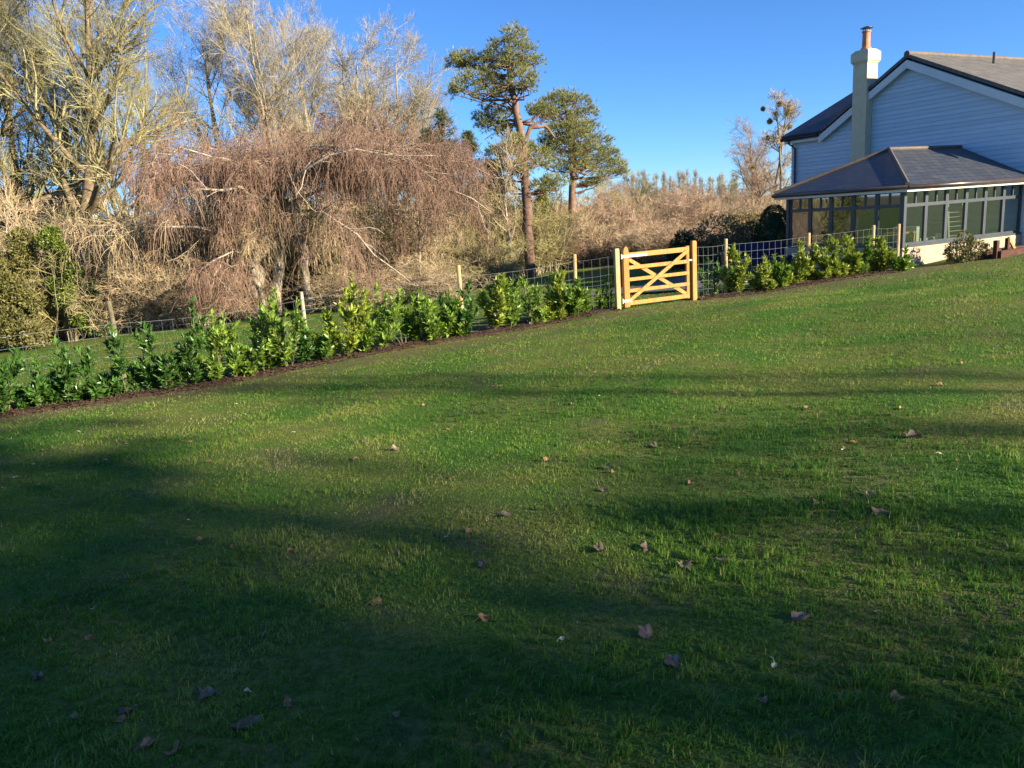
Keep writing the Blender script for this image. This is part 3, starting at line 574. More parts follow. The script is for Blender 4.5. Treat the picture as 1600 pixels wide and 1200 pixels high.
# ------------------------------------------------------------------ gate, posts and wire
BACK = fn*.62
gp0 = fence_pt(971)+fn*.12; gp1 = fence_pt(1090)+fn*.12
for P in (gp0, gp1): P[2] = G(P[0], P[1])
gd = nrm((gp1-gp0)*[1, 1, 0]); gn = np.array([-gd[1], gd[0], 0]); GW = np.linalg.norm((gp1-gp0)[:2])
def square_post(name, P, h, wdt, m, label, cat='post', ax=None, top='flat', group=None):
    ax = np.array([gd, gn, UP]) if ax is None else ax; r = empty(name, P, label, cat, group); g = Geo(); hw = wdt/2
    V0 = []
    for z, s in ((-.3, 1), (h-.03, 1), (h, .8)):
        for a, b in ((-1, -1), (1, -1), (1, 1), (-1, 1)): V0.append(P+ax[0]*a*hw*s+ax[1]*b*hw*s+UP*z)
    Q = [[0, 3, 2, 1], [8, 9, 10, 11]]+[[i+4*j, (i+1) % 4+4*j, (i+1) % 4+4*j+4, i+4*j+4] for j in range(2) for i in range(4)]
    part(g.add(V0, Q), 'shaft', m, r); return r
hpz = at(968, 388, gp0[1])[2]-gp0[2]; lpz = at(1085, 376, gp1[1])[2]-gp1[2]
square_post('gate_post', gp0, hpz, .095, M['post'], 'slim pale timber gate post carrying the two hinges')
square_post('gate_post', gp1, lpz, .10, M['oak'], 'square golden timber gate post where the gate latches')
gate = empty('garden_gate', gp0+gd*.2, 'five-barred golden timber garden gate with crossed diagonal braces', 'gate')
g0 = gp0+gd*.20; g1 = gp1-gd*.12; zb = lambda t: 0
z0 = float(G(*g0[:2]))+.05; z1 = float(G(*g1[:2]))+.05
def gpt(t, z): b = g0*(1-t)+g1*t; b = b.copy(); b[2] = z0*(1-t)+z1*t+z; return b
gh = hpz-.10
# heel stile with a rounded head
st = []; prof = [(-.06, 0), (.06, 0), (.06, gh-.02), (.045, gh+.05), (.015, gh+.085), (-.015, gh+.085), (-.045, gh+.05), (-.06, gh-.02)]
part(Geo().prism([gpt(0, 0)*[1, 1, 0]+UP*(z0-.02+z)+gd*x-gn*.05 for x, z in prof], gn*.10), 'heel_stile', M['orange_wood'], gate)
part(Geo().prism([gpt(1, 0)*[1, 1, 0]+UP*(z1-.0+z)+gd*x+gn*.012 for x, z in [(-.045, 0), (.045, 0), (.045, gh-.05), (-.045, gh-.05)]], gn*.07), 'shutting_stile', M['orange_wood'], gate)
tl_ = lambda f: f*gh
for i, (f, hh) in enumerate(((.90, .10), (.68, .075), (.47, .07), (.27, .07), (.05, .085))):
    a = gpt(0, tl_(f))+gd*.06; b = gpt(1, tl_(f)); a = a-gn*0; part(Geo().bar(a, b, .035, hh), 'top_rail' if i == 0 else 'rail', M['oak'], gate)
part(Geo().bar(gpt(.03, tl_(.09))-gn*.034, gpt(.96, tl_(.87))-gn*.034, .03, .075), 'brace', M['oak'], gate)
part(Geo().bar(gpt(.03, tl_(.85))+gn*.034, gpt(.96, tl_(.09))+gn*.034, .03, .075), 'brace', M['oak'], gate)
for f, ln in ((.885, .32), (.10, .06)):
    hg_ = Geo().bar(gpt(0, tl_(f))-gd*.10-gn*.055, gpt(ln, tl_(f))-gn*.055, .008, .05); hg_.tube(np.array([gpt(0, tl_(f)-.05)-gd*.11-gn*.05, gpt(0, tl_(f)+.05)-gd*.11-gn*.05]), np.array([.016, .016]), 8, cap=True)
    part(hg_, 'hinge', M['galv'], gate)
part(Geo().bar(gpt(.985, tl_(.70))-gn*.03, gpt(1, tl_(.70))+gd*.06-gn*.03, .012, .03), 'latch', M['galv'], gate)

fposts = []
def fpost(px, ty, label, wdt=.085, off=None, m='post', lean=0):
    P = fence_pt(px)+BACK
    # shift along the line so that the post stands under its own column
    v = P-CAM; ex = 800+FPX*(v@C_R)/(v@C_F)-px
    P = fence_pt(px-ex)+BACK; P[2] = G(P[0], P[1]); h = at(px, ty, P[1])[2]-P[2]
    rg = np.random.default_rng(abs(int(px))); r = empty('fence_post', P, label, 'fence post'); g = Geo()
    tp = P+UP*h+gd*lean
    g.tube(np.array([P-UP*.3, P+UP*.02, P*.5+tp*.5, tp-UP*.015, tp]), np.array([.5, .5, .49, .48, .42])*wdt, 10, cap=True); part(g, 'shaft', M[m], r, smooth=False)
    fposts.append((px, P, h)); return r
fpost(-150, 470, 'round timber fence post at the shaded end of the laurel row')
fpost(200, 468, 'grey weathered fence post in shade beside the tallest shaded laurel', .075, m='stem', lean=-.05)
fpost(484, 455, 'pale round fence post in front of the weeping tree trunks', .07, m='limb_tan')
fpost(725, 414, 'brown round fence post between the weeping tree and the tall pine')
fpost(901, 397, 'pale round fence post nearest the gate hinges', lean=.02)
fpost(1135, 373, 'golden fence post behind the pointed laurel beside the gate latch')
fpost(1263, 364, 'golden fence post midway between the gate and the conservatory')
fpost(1363, 352, 'fence post half hidden by laurels, next to the last post')
fpost(1402, 350, 'last golden fence post at the conservatory corner')
def netting(A, ha, B, hb, label):
    r = empty('wire_netting', (A+B)/2, label, 'wire fence', 'spans of wire stock netting'); L = np.linalg.norm((B-A)[:2]); gw = Geo(); gv = Geo()
    n = 9; ts = np.linspace(0, 1, n)
    def pt(t, f):
        P = A*(1-t)+B*t; P = P.copy(); P[2] = float(G(P[0], P[1])); h = min((ha*(1-t)+hb*t)*.93, 1.15 if L > 0 else 9)
        return P+UP*(h*f)-fn*.045
    for f in (.05, .2, .36, .52, .68, .84, 1.0): gw.tube(np.array([pt(t, f)-UP*.02*math.sin(math.pi*t) for t in ts]), np.full(n, .0024), 4)
    k = int(L/.16)
    for i in range(1, k): t = i/k; gv.tube(np.array([pt(t, .05)-UP*.02*math.sin(math.pi*t), pt(t, .5)-UP*.02*math.sin(math.pi*t), pt(t, 1.)-UP*.02*math.sin(math.pi*t)]), np.full(3, .0018), 3)
    part(gw, 'line_wire', M['wire'], r, kind='stuff'); part(gv, 'stay_wire', M['wire'], r, kind='stuff'); return r
seq = fposts[:5]
for (x0, A, ha), (x1, B, hb_) in zip(seq[:-1], seq[1:]): netting(A, ha, B, hb_, {-150: 'wire netting running off from the grey weathered post in shade', 200: 'wire netting from the grey shaded post to the post by the weeping tree', 484: 'wire netting from the weeping tree post to the brown round post', 725: 'wire netting from the brown round post to the pale post near the hinges'}[x0])
netting(fposts[4][1], fposts[4][2], gp0+fn*.05, hpz, 'wire netting joining the gate hinge post to its neighbouring fence post')
netting(gp1+fn*.05, lpz, fposts[5][1], fposts[5][2], 'wire netting between the gate latch post and the next golden post')
seq = fposts[5:]
for (x0, A, ha), (x1, B, hb_) in zip(seq[:-1], seq[1:]): netting(A, ha, B, hb_, {1135: 'wire netting in front of the navy garden sofa', 1263: 'wire netting buried in laurels past the midway golden post', 1363: 'short wire netting up to the post at the conservatory corner'}[x0])

# ------------------------------------------------------------------ laurels
ORD = ['first', 'second', 'third', 'fourth', 'fifth', 'sixth', 'seventh', 'eighth', 'ninth', 'tenth', 'eleventh', 'twelfth', 'thirteenth', 'fourteenth', 'fifteenth', 'sixteenth', 'seventeenth', 'eighteenth', 'nineteenth', 'twentieth']
ORD += ['twenty-'+x for x in ORD[:9]]+['thirtieth']
def laurel(px, ty, wpx, kind, dens, label, seed, off=.36):
    rg = np.random.default_rng(seed); P = fence_pt(px)+fn*off
    v = P-CAM; ex = 800+FPX*(v@C_R)/(v@C_F)-px; P = fence_pt(px-ex)+fn*(off+rg.uniform(-.1, .1)); P[2] = G(P[0], P[1])+.03
    h = at(px, ty, P[1])[2]-P[2]; wd = wpx/FPX*P[1]*.5
    r = empty('laurel_shrub', P, label, 'shrub', 'young laurels along the fence'); gs = Geo(); gl = Geo()
    ns = int(rg.integers(4, 7)) if dens > 0 else 4
    a = rg.uniform(0, 6.28, ns); ln = h*np.concatenate([[.93], rg.uniform(.30, .72 if px < 330 else .9, ns-1)])
    out = wd*np.concatenate([[.25], rg.uniform(.5, 1.45, ns-1)])
    D = np.stack([np.cos(a)*out/ln, np.sin(a)*out/ln, np.ones(ns)], -1); P0 = np.repeat(P[None]-UP*.08, ns, 0)+np.stack([np.cos(a), np.sin(a), a*0], -1)*.04
    T, TR = grow(rg, P0, D, ln, np.full(ns, .011), np.full(ns, .004), 8, .07, (0, 0, .35)); gs.tube(T, TR, 5)
    if dens > 0:
        B, BR_ = spawn(rg, T, TR, 6, .15, .8, .5, 1.0, .32, .6, 5, .08, (0, 0, .7), rmin=.003, lmin=.12); gs.tube(B, BR_, 4)
        for PP, c, t0 in ((T, int(46*dens), .10), (B, int(19*dens), .05)):
            m, k, _ = PP.shape; t = rg.uniform(t0, 1, (m, c)); t[:, :4] = rg.uniform(.9, 1, (m, 4)); f = t*(k-1); i = np.minimum(f.astype(int), k-2); fr = (f-i)[..., None]; ar = np.arange(m)[:, None]
            C = (PP[ar, i]*(1-fr)+PP[ar, i+1]*fr).reshape(-1, 3); Tn = nrm(PP[ar, i+1]-PP[ar, i]).reshape(-1, 3)
            vv = rg.normal(0, 1, C.shape); Nn = nrm(vv-(vv*Tn).sum(-1, keepdims=True)*Tn); aa = rg.uniform(.35, 1.15, len(C))[:, None]*(1.15-.45*t.reshape(-1, 1))
            Dl = nrm(Tn*np.cos(aa)+Nn*np.sin(aa)+[0, 0, .12]); up = nrm(Tn-(Tn*Dl).sum(-1, keepdims=True)*Dl+rg.normal(0, .35, C.shape))
            gl.leaves(C, Dl, up, rg.uniform(.10, .17, len(C)), rg.uniform(.038, .060, len(C)), np.clip(.35+.35*t.reshape(-1)+rg.normal(0, .2, len(C)), 0, 1), fold=.22, bend=.14)
        part(gl, 'foliage', M[kind], r, kind='stuff')
    part(gs, 'stem', M['stem'], r); return r
look = {'laurel': 'green', 'laurel_y': 'yellow-green', 'laurel_d': 'dark green'}
RS = [(1113, 395, 40, 'laurel_d', .5), (1152, 371, 44, 'laurel_y', .9), (1190, 394, 32, 'laurel_y', .9), (1209, 392, 28, 'laurel', .9), (1226, 410, 30, 'laurel_y', .8), (1246, 369, 42, 'laurel_y', 1.1), (1275, 374, 46, 'laurel_y', 1.1),
      (1303, 360, 46, 'laurel_y', 1.2), (1328, 361, 46, 'laurel_y', 1.2), (1352, 363, 46, 'laurel', 1.2), (1376, 360, 46, 'laurel_y', 1.2), (1397, 366, 46, 'laurel', 1.1)]
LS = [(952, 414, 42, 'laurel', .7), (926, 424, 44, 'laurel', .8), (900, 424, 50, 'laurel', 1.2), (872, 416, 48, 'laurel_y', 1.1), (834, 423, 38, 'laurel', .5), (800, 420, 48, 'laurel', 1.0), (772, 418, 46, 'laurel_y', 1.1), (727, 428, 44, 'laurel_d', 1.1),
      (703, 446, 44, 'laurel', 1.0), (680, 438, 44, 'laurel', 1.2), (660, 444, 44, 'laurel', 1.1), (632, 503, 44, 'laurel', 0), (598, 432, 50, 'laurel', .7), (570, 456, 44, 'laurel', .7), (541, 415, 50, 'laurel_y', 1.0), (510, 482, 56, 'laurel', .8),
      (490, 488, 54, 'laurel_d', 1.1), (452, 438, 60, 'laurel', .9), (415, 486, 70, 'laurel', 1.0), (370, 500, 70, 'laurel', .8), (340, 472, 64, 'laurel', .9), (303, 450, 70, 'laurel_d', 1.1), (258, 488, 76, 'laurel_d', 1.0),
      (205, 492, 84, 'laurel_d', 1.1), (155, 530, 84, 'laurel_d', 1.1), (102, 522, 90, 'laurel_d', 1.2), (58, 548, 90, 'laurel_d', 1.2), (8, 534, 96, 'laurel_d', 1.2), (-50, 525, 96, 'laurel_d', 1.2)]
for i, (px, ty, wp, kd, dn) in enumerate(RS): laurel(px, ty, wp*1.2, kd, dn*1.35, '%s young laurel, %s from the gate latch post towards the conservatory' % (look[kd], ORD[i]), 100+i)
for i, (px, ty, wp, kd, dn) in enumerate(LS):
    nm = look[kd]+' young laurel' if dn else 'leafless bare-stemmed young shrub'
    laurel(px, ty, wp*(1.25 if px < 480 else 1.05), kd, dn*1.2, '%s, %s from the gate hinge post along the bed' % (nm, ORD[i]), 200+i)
    
# ------------------------------------------------------------------ garden beyond the fence, house side
tp = base(1209, 27.5); rg = np.random.default_rng(8)
td = empty('clipped_dome', tp, 'dark clipped evergreen dome bush beside the conservatory', 'shrub'); gl = Geo()
n = 5200; u = rg.uniform(-.15, 1, n); ph_ = rg.uniform(0, 6.28, n); htop = at(1209, 320, 27.5)[2]-tp[2]; rad = 21/FPX*27.5*1.05
zz = np.clip(u, 0, 1); rr = rad*np.where(zz < .55, 1.0, np.sqrt(np.clip(1-((zz-.55)/.45)**2, 0, 1)))
P = tp+np.stack([np.cos(ph_)*rr, np.sin(ph_)*rr, zz*htop], -1)*np.stack([1-.07*rg.random(n)]*3, -1); d = nrm(np.stack([np.cos(ph_), np.sin(ph_), .8*(zz-.3)], -1)+rg.normal(0, .5, (n, 3)))
gl.leaves(P, d, nrm(rg.normal(0, 1, (n, 3))+[0, 0, .5]), .085, .045, rg.random(n)); part(gl, 'foliage', M['evergreen'], td, kind='stuff')
part(Geo().tube(np.array([tp-UP*.1, tp+UP*htop*.55, tp+UP*htop*.86]), np.array([rad*.88, rad*.9, rad*.35]), 14, cap=True), 'inner_twigs', M['evergreen'], td, smooth=True)
hp_ = base(1172, 46); hr = empty('beech_hedge', hp_, 'straight clipped tan hedge beyond the wire fence', 'hedge'); gl = Geo(); n = 6500
ht = at(1172, 334, 46)[2]-hp_[2]; P = hp_+np.stack([rg.uniform(-1.6, 2.4, n), rg.uniform(-.7, .7, n), rg.random(n)**.6*ht], -1)
edge = rg.random(n); P[:, 1] = np.where(edge < .6, hp_[1]-.7+rg.random(n)*.12, P[:, 1]); P[:, 2] = np.where((edge > .6) & (edge < .8), hp_[2]+ht-rg.random(n)*.1, P[:, 2])
gl.leaves(P, nrm(rg.normal(0, 1, (n, 3))), nrm(rg.normal(0, 1, (n, 3))), .11, .07, rg.random(n)); part(gl, 'foliage', M['tanhedge'], hr, kind='stuff')
g = Geo()
for i in range(40): x = -1.5+i*.096; g.tube(np.array([hp_+np.array([x, 0, -.2]), hp_+np.array([x+.05, .1, ht*.9])]), np.array([.05, .02]), 4)
part(g, 'stem', M['stem'], hr)
for px, dp, ty, wpx, m, lab, sd in ((1122, 31, 334, 110, 'russet', 'broad brown-olive bush behind the closed gate latch post', 1), (1068, 30, 360, 50, 'evergreen', 'small dark bush just behind the top of the gate', 2), (1172, 33, 348, 60, 'evergreen', 'dark spreading bush in front of the clipped tan hedge', 3),
                                    (1083, 75, 325, 55, 'orangebush', 'orange-brown bush in the distance above the gate', 4), (1222, 25, 366, 26, 'olivebush', 'small rounded olive bush by the dark dome', 5)):
    b = base(px, dp); hh = max(at(px, ty, dp)[2]-b[2], .5); ww = wpx/FPX*dp*.5
    leafy_shrub('garden_bush', b, lab, [((0, 0, hh*.5), (ww*.7, ww*.6, hh*.5)), ((-ww*.5, 0, hh*.38), (ww*.5, ww*.5, hh*.38)), ((ww*.5, .1, hh*.4), (ww*.5, ww*.5, hh*.4)), ((ww*.1, -.3, hh*.3), (ww*.7, ww*.5, hh*.3))], 3600, .12*dp/30, .07*dp/30, M[m], sd, stems=30)
tq = [H(-6.2, 6.6, 0), H(0, 6.6, 0), H(0, 3.9, 0), H(-.0, 1.2, 0), H(-4.2, 1.8, 0)]
gT = Geo(); tv = np.array(tq); tv[:, 2] = G(tv[:, 0], tv[:, 1])+.03; gT.prism(tv, UP*.03); tag(part(gT, 'terrace', M['slab']), kind='structure')
sp = base(1186, 23.2); sp[2] += .05; sf = empty('garden_sofa', sp, 'low navy blue garden sofa behind the wire fence', 'garden seat'); sa = nrm(Rd*.8-Ld*.5); sb = np.cross(UP, sa)
def sbx(g, a0, a1, b0, b1, z0, z1): return g.box(sp+sa*(a0+a1)/2+sb*(b0+b1)/2+UP*(z0+z1)/2, (a1-a0, b1-b0, z1-z0), np.array([sa, sb, UP]))
for i in range(3): part(sbx(Geo(), -.9+i*.61, -.9+i*.61+.59, -.38, .3, .30, .46), 'seat_cushion', M['navy'], sf); 
for i in range(3): part(sbx(Geo(), -.9+i*.61, -.9+i*.61+.59, .31, .46, .32, .84), 'back_cushion', M['navy'], sf)
part(sbx(Geo(), -1.02, 1.05, -.4, .5, .2, .295), 'frame', M['black'], sf)
for a in (-1.03, .935): part(sbx(Geo(), a, a+.11, -.4, .48, .3, .62), 'armrest', M['black'], sf)
for a in (-.98, .95):
    for b in (-.36, .42): part(sbx(Geo(), a, a+.05, b, b+.05, -.05, .198), 'leg', M['black'], sf)

# ------------------------------------------------------------------ Scots pines
def px_line(pts):                       # (px, py, depth, radius) -> points, radii
    P = np.array([at(a, b, d) for a, b, d, r in pts]); return P, np.array([r for *_, r in pts], float)
def resample(P, Rr, n):
    s = np.concatenate([[0], np.cumsum(np.linalg.norm(np.diff(P, axis=0), axis=1))]); t = np.linspace(0, s[-1], n)
    return np.stack([np.interp(t, s, P[:, i]) for i in range(3)], -1), np.interp(t, s, Rr)
def pine(label, dp, trunk, limbs, pads, seed, bark_lo, bark_hi, split, dens=1.0):
    rg = np.random.default_rng(seed); b0 = base(trunk[0][0], dp); r = empty('pine_tree', b0, label, 'tree'); K = dp/FPX
    P, Rr = px_line([(a, b, dp, w_*K) for a, b, w_ in trunk]); P[0] = b0-UP*.3
    P, Rr = resample(P, Rr, 22); P[2:-1] += rg.normal(0, .03, P[2:-1].shape)
    gt = Geo().tube(P[:split+1], Rr[:split+1], 10); part(gt, 'trunk', bark_lo, r, smooth=True)
    gu = Geo().tube(P[split:], Rr[split:], 9); part(gu, 'upper_trunk', bark_hi, r, smooth=True)
    gl = Geo(); gn_ = Geo()
    for pts in limbs:
        L, LR_ = px_line([(a, b, dp+dd, w_*K) for a, b, dd, w_ in pts]); L, LR_ = resample(L, LR_, 9); L[1:-1] += rg.normal(0, .05, L[1:-1].shape); gl.tube(L, LR_, 6)
    for (cx, cy, dd, rx, ry, rz, wgt) in pads:          # flattened pads of foliage, twig by twig
        c = at(cx, cy, dp+dd); rad = np.array([rx*K, rz, ry*K]); n = int(80*dens*wgt*max(rx*ry*K*K, .25)**.8)+12
        d = nrm(rg.normal(0, 1, (n, 3))); d[:, 2] = np.where(d[:, 2] < -.25, -d[:, 2], d[:, 2]); f = rg.uniform(.72, 1.04, n); Q = c+d*f[:, None]*rad*[1, 1, 1.15]-UP*rad[2]*.35
        # twig from near the nearest trunk point to each burst
        for j in range(0, n, 5):
            tpt = P[np.argmin(np.linalg.norm(P-Q[j], axis=1)+np.abs(P[:, 2]-(Q[j, 2]-.6)))]; cc = c-UP*rad[2]*.5+rg.normal(0, .15, 3)
            if j % 15 == 0: gl.tube(np.array([[tpt, tpt*.5+cc*.5+rg.normal(0, .2, 3)-UP*.1, cc]]), np.array([[.05, .035, .022]]), 4)
            gl.tube(np.array([[cc, cc*.4+Q[j]*.6+rg.normal(0, .08, 3), Q[j]]]), np.array([[.022, .014, .006]]), 3)
        lobes = 3
        CC = np.repeat(Q, lobes, 0)+rg.normal(0, .12, (n*lobes, 3)); DD = np.repeat(d*.9+[0, 0, .55], lobes, 0)
        gn_.needles(CC, DD, .25, .019, rg, 14, .62, np.clip(np.repeat(rg.normal(.5, .2, n), lobes)+rg.normal(0, .1, n*lobes), 0, 1))
    part(gl, 'limbs', M['pine_orange'], r, smooth=True); part(gn_, 'crown', M['needle'], r, kind='stuff'); return r
pine('tall leaning Scots pine with a dark ridged lower trunk', 40,
     [(829, 432, 9), (826, 380, 8), (823, 320, 7.4), (821, 262, 6.8), (815, 215, 6), (805, 165, 5.2), (797, 125, 4.2), (793, 90, 3), (797, 60, 1.5)],
     [[(800, 135, 0, 3), (775, 112, .3, 2.4), (745, 108, .6, 1.8), (715, 100, .8, 1)], [(806, 160, 0, 2.6), (780, 150, -.4, 2), (750, 150, -.6, 1.4), (722, 140, -.8, .8)], [(796, 105, 0, 2.2), (815, 95, .4, 1.6), (832, 92, .5, .9)],
      [(822, 216, 0, 4), (826, 203, 0, 3.6), (838, 196, 0, 3), (852, 198, .2, 2.2), (866, 214, .3, 1.4)], [(810, 185, 0, 2), (785, 190, .6, 1.4), (762, 200, .9, .8)], [(821, 262, 0, 2), (795, 250, -.5, 1.4), (770, 240, -.8, .8)],
      [(822, 290, 0, 1.8), (850, 285, .4, 1.2), (876, 290, .7, .7)]],
     [(800, 54, 0, 20, 13, 1.0, 1), (790, 75, .3, 26, 14, 1.2, 1.1), (815, 80, -.3, 24, 14, 1.1, 1), (770, 92, .4, 24, 12, 1, 1), (722, 92, .8, 20, 9, .8, 1), (745, 98, .6, 22, 9, .9, 1), (833, 97, .5, 13, 8, .7, .9), (712, 98, .8, 11, 8, .6, .8),
      (800, 102, -.5, 26, 12, 1.2, 1.1), (815, 122, -.8, 24, 13, 1.2, 1.1), (822, 135, -.8, 14, 10, .8, .8), (745, 122, -.4, 32, 10, 1.2, 1.2), (725, 132, -.8, 20, 12, .9, 1), (712, 143, -.8, 9, 7, .6, .6), (770, 130, .3, 20, 12, 1, 1), (760, 148, -.5, 18, 9, .9, .7), (785, 145, .5, 18, 14, 1, .7),
      (765, 178, .9, 22, 14, 1, .9), (790, 180, .6, 14, 12, .8, .5), (770, 195, .8, 22, 12, 1, .8), (755, 188, .9, 12, 10, .7, .6), (805, 225, -.6, 20, 12, 1.1, 1.5), (780, 240, -.8, 26, 12, 1.2, 1.6), (815, 232, .9, 22, 12, 1.2, 1.5), (838, 240, .6, 20, 12, 1, 1.3), (795, 205, .8, 20, 10, 1, 1.2), (838, 172, .2, 14, 8, .8, .8), (852, 175, .4, 18, 10, .9, .9),
      (852, 255, .4, 22, 10, 1, 1.4), (868, 285, .6, 24, 9, 1, 1.4), (800, 265, -.3, 26, 11, 1, 1.5), (845, 292, .3, 20, 10, .9, 1.2), (775, 262, .3, 22, 10, .8, 1.2), (790, 290, .4, 20, 9, .8, 1.0)], 11, M['pine_bark'], M['pine_orange'], 11)
pine('shorter broad-crowned Scots pine beside the tall pine', 46,
     [(891, 430, 6.5), (892, 380, 6), (894, 320, 5.6), (896, 262, 5.2), (895, 225, 4.2), (888, 190, 3.2), (882, 165, 2)],
     [[(896, 250, 0, 2.6), (915, 230, .3, 1.8), (940, 220, .6, 1)], [(896, 262, 0, 2.2), (925, 262, .4, 1.5), (955, 258, .8, .8)], [(895, 230, 0, 2.2), (872, 212, -.4, 1.5), (850, 205, -.6, .8)], [(897, 275, 0, 1.6), (925, 280, .5, 1), (945, 278, .8, .6)], [(896, 270, 0, 1.6), (870, 268, -.6, 1), (852, 262, -.9, .6)]],
     [(880, 152, 0, 22, 8, 1.2, 1.1), (900, 160, .3, 24, 10, 1.3, 1.1), (862, 160, -.3, 20, 9, 1.1, 1), (915, 178, .5, 20, 10, 1.1, 1), (848, 178, -.6, 18, 10, 1, 1), (875, 180, -.4, 24, 10, 1.2, 1.1), (895, 195, -.8, 24, 11, 1.3, 1.1), (920, 200, .4, 18, 10, 1, 1),
      (870, 205, -1, 26, 10, 1.2, 1.2), (900, 215, -1, 26, 11, 1.3, 1.2), (935, 222, .6, 20, 10, 1, 1), (880, 228, -1, 26, 9, 1.2, 1.1), (915, 235, -.6, 26, 10, 1.2, 1.1), (950, 240, .8, 18, 9, .9, 1), (962, 256, .9, 12, 7, .7, .8), (935, 252, .3, 24, 9, 1.1, 1), (970, 268, 1, 9, 5, .5, .5), (945, 272, .5, 20, 8, 1, .8), (905, 262, -.9, 24, 8, 1.2, .8), (880, 262, -.4, 20, 9, 1, .6), (925, 285, .2, 16, 6, .8, .5), (858, 222, -.6, 20, 9, 1, .9), (860, 240, -.8, 18, 9, 1, .8), (895, 248, -.8, 24, 8, 1.1, .8)], 12, M['pine_orange'], M['pine_orange'], 8, dens=1.45)

# ------------------------------------------------------------------ weeping birch
def weeping(label, name, dp, trunks, limbs, seed, sets, mt):
    rg = np.random.default_rng(seed); K = dp/FPX; b0 = base(trunks[0][0][0], dp); r = empty(name, b0, label, 'tree'); gl = Geo()
    for tr in trunks:
        P, Rr = px_line([(a, b, dp+dd, w_*K) for a, b, dd, w_ in tr]); P[0, 2] = G(P[0, 0], P[0, 1])-.25; P, Rr = resample(P, Rr, 12); P[1:-1] += rg.normal(0, .06, P[1:-1].shape)
        Rr = Rr*(1+rg.normal(0, .06, len(Rr))); part(Geo().tube(P, Rr, 10), 'trunk', mt, r, smooth=True)
    for hub, topz, ell, n, strands, drop, mtw, nm, uselimbs in sets:
        gs = Geo(); Ls = []
        if uselimbs:
            for L in limbs:
                P, Rr = px_line([(a, b, dp+dd, w_*K) for a, b, dd, w_ in L]); P, Rr = resample(P, Rr, 10); P[1:-1] += rg.normal(0, .11, P[1:-1].shape); Ls.append((P, Rr*.62*rg.uniform(.85, 1.1, len(Rr))))
        h = at(hub[0], hub[1], dp); a = np.linspace(0, 6.283, n, endpoint=False)+rg.normal(0, .2, n)
        for ai in a:                                   # umbrella limbs
            e = np.array([math.cos(ai)*ell[0 if math.cos(ai) > 0 else 1], math.sin(ai)*ell[2]])*rg.uniform(.45, 1.08); tz = topz*rg.uniform(.68, 1.02); side = rg.normal(0, .8, 2)
            t = np.linspace(0, 1, 10)[:, None]; zz = tz*np.sin(np.clip(t*2.4, 0, 1.0)*math.pi/2)-np.clip(t-.6, 0, 1)**1.2*rg.uniform(.2, 3.6)
            P = h+np.concatenate([t*e+np.sin(t*3.1)*side, zz], 1)+rg.normal(0, .09, (10, 3)); Ls.append((P, np.linspace(.05, .013, 10)))
        PA = np.array([p for p, _ in Ls]); RA = np.array([q for _, q in Ls]); gl.tube(PA, RA, 5)
        if uselimbs: FP, FR = spawn(rg, PA[:len(limbs)], RA[:len(limbs)], 5, .35, .95, .4, 1.0, .34, .6, 6, .2, (0, 0, -.8), rmin=.016, lmin=.6); gl.tube(FP, FR, 4)
        B, BR_ = spawn(rg, PA, RA, 15, .15, 1, .3, 1.3, .34, .5, 6, .16, (0, 0, -.2), rmin=.012, lmin=.5, flat=.45); gs.tube(B, BR_*.8, 4, rg.random(len(B)))
        C, CR = spawn(rg, B, BR_, 5, .15, 1, .4, 1.4, .5, .6, 4, .2, (0, 0, -.7), rmin=.007, lmin=.35, flat=.3); gs.tube(C, CR, 3, rg.random(len(C)))
        per = max(1, int(strands/len(C)))
        S1, SR = spawn(rg, C, CR, per, .05, 1, .6, 2.0, 1, .8, 5, .18, (0, 0, -3.0), rmin=.0068, taper=.1, absL=drop[0]+(drop[1]-drop[0])*rg.random((len(C), per))**1.7*rg.uniform(.5, 1.2, (len(C), 1)))
        S1 = S1.copy(); gz = G(S1[:, :, 0], S1[:, :, 1])+.3+rg.random((len(S1), 1))*1.0; S1[:, :, 2] = np.maximum(S1[:, :, 2], gz)
        gs.tube(S1, SR, 3, np.repeat(rg.random(len(C)), per)*.5+.5*rg.random(len(S1)))
        part(gs, nm, M[mtw], r, kind='stuff')
    part(gl, 'limbs', mt, r, smooth=True); return r
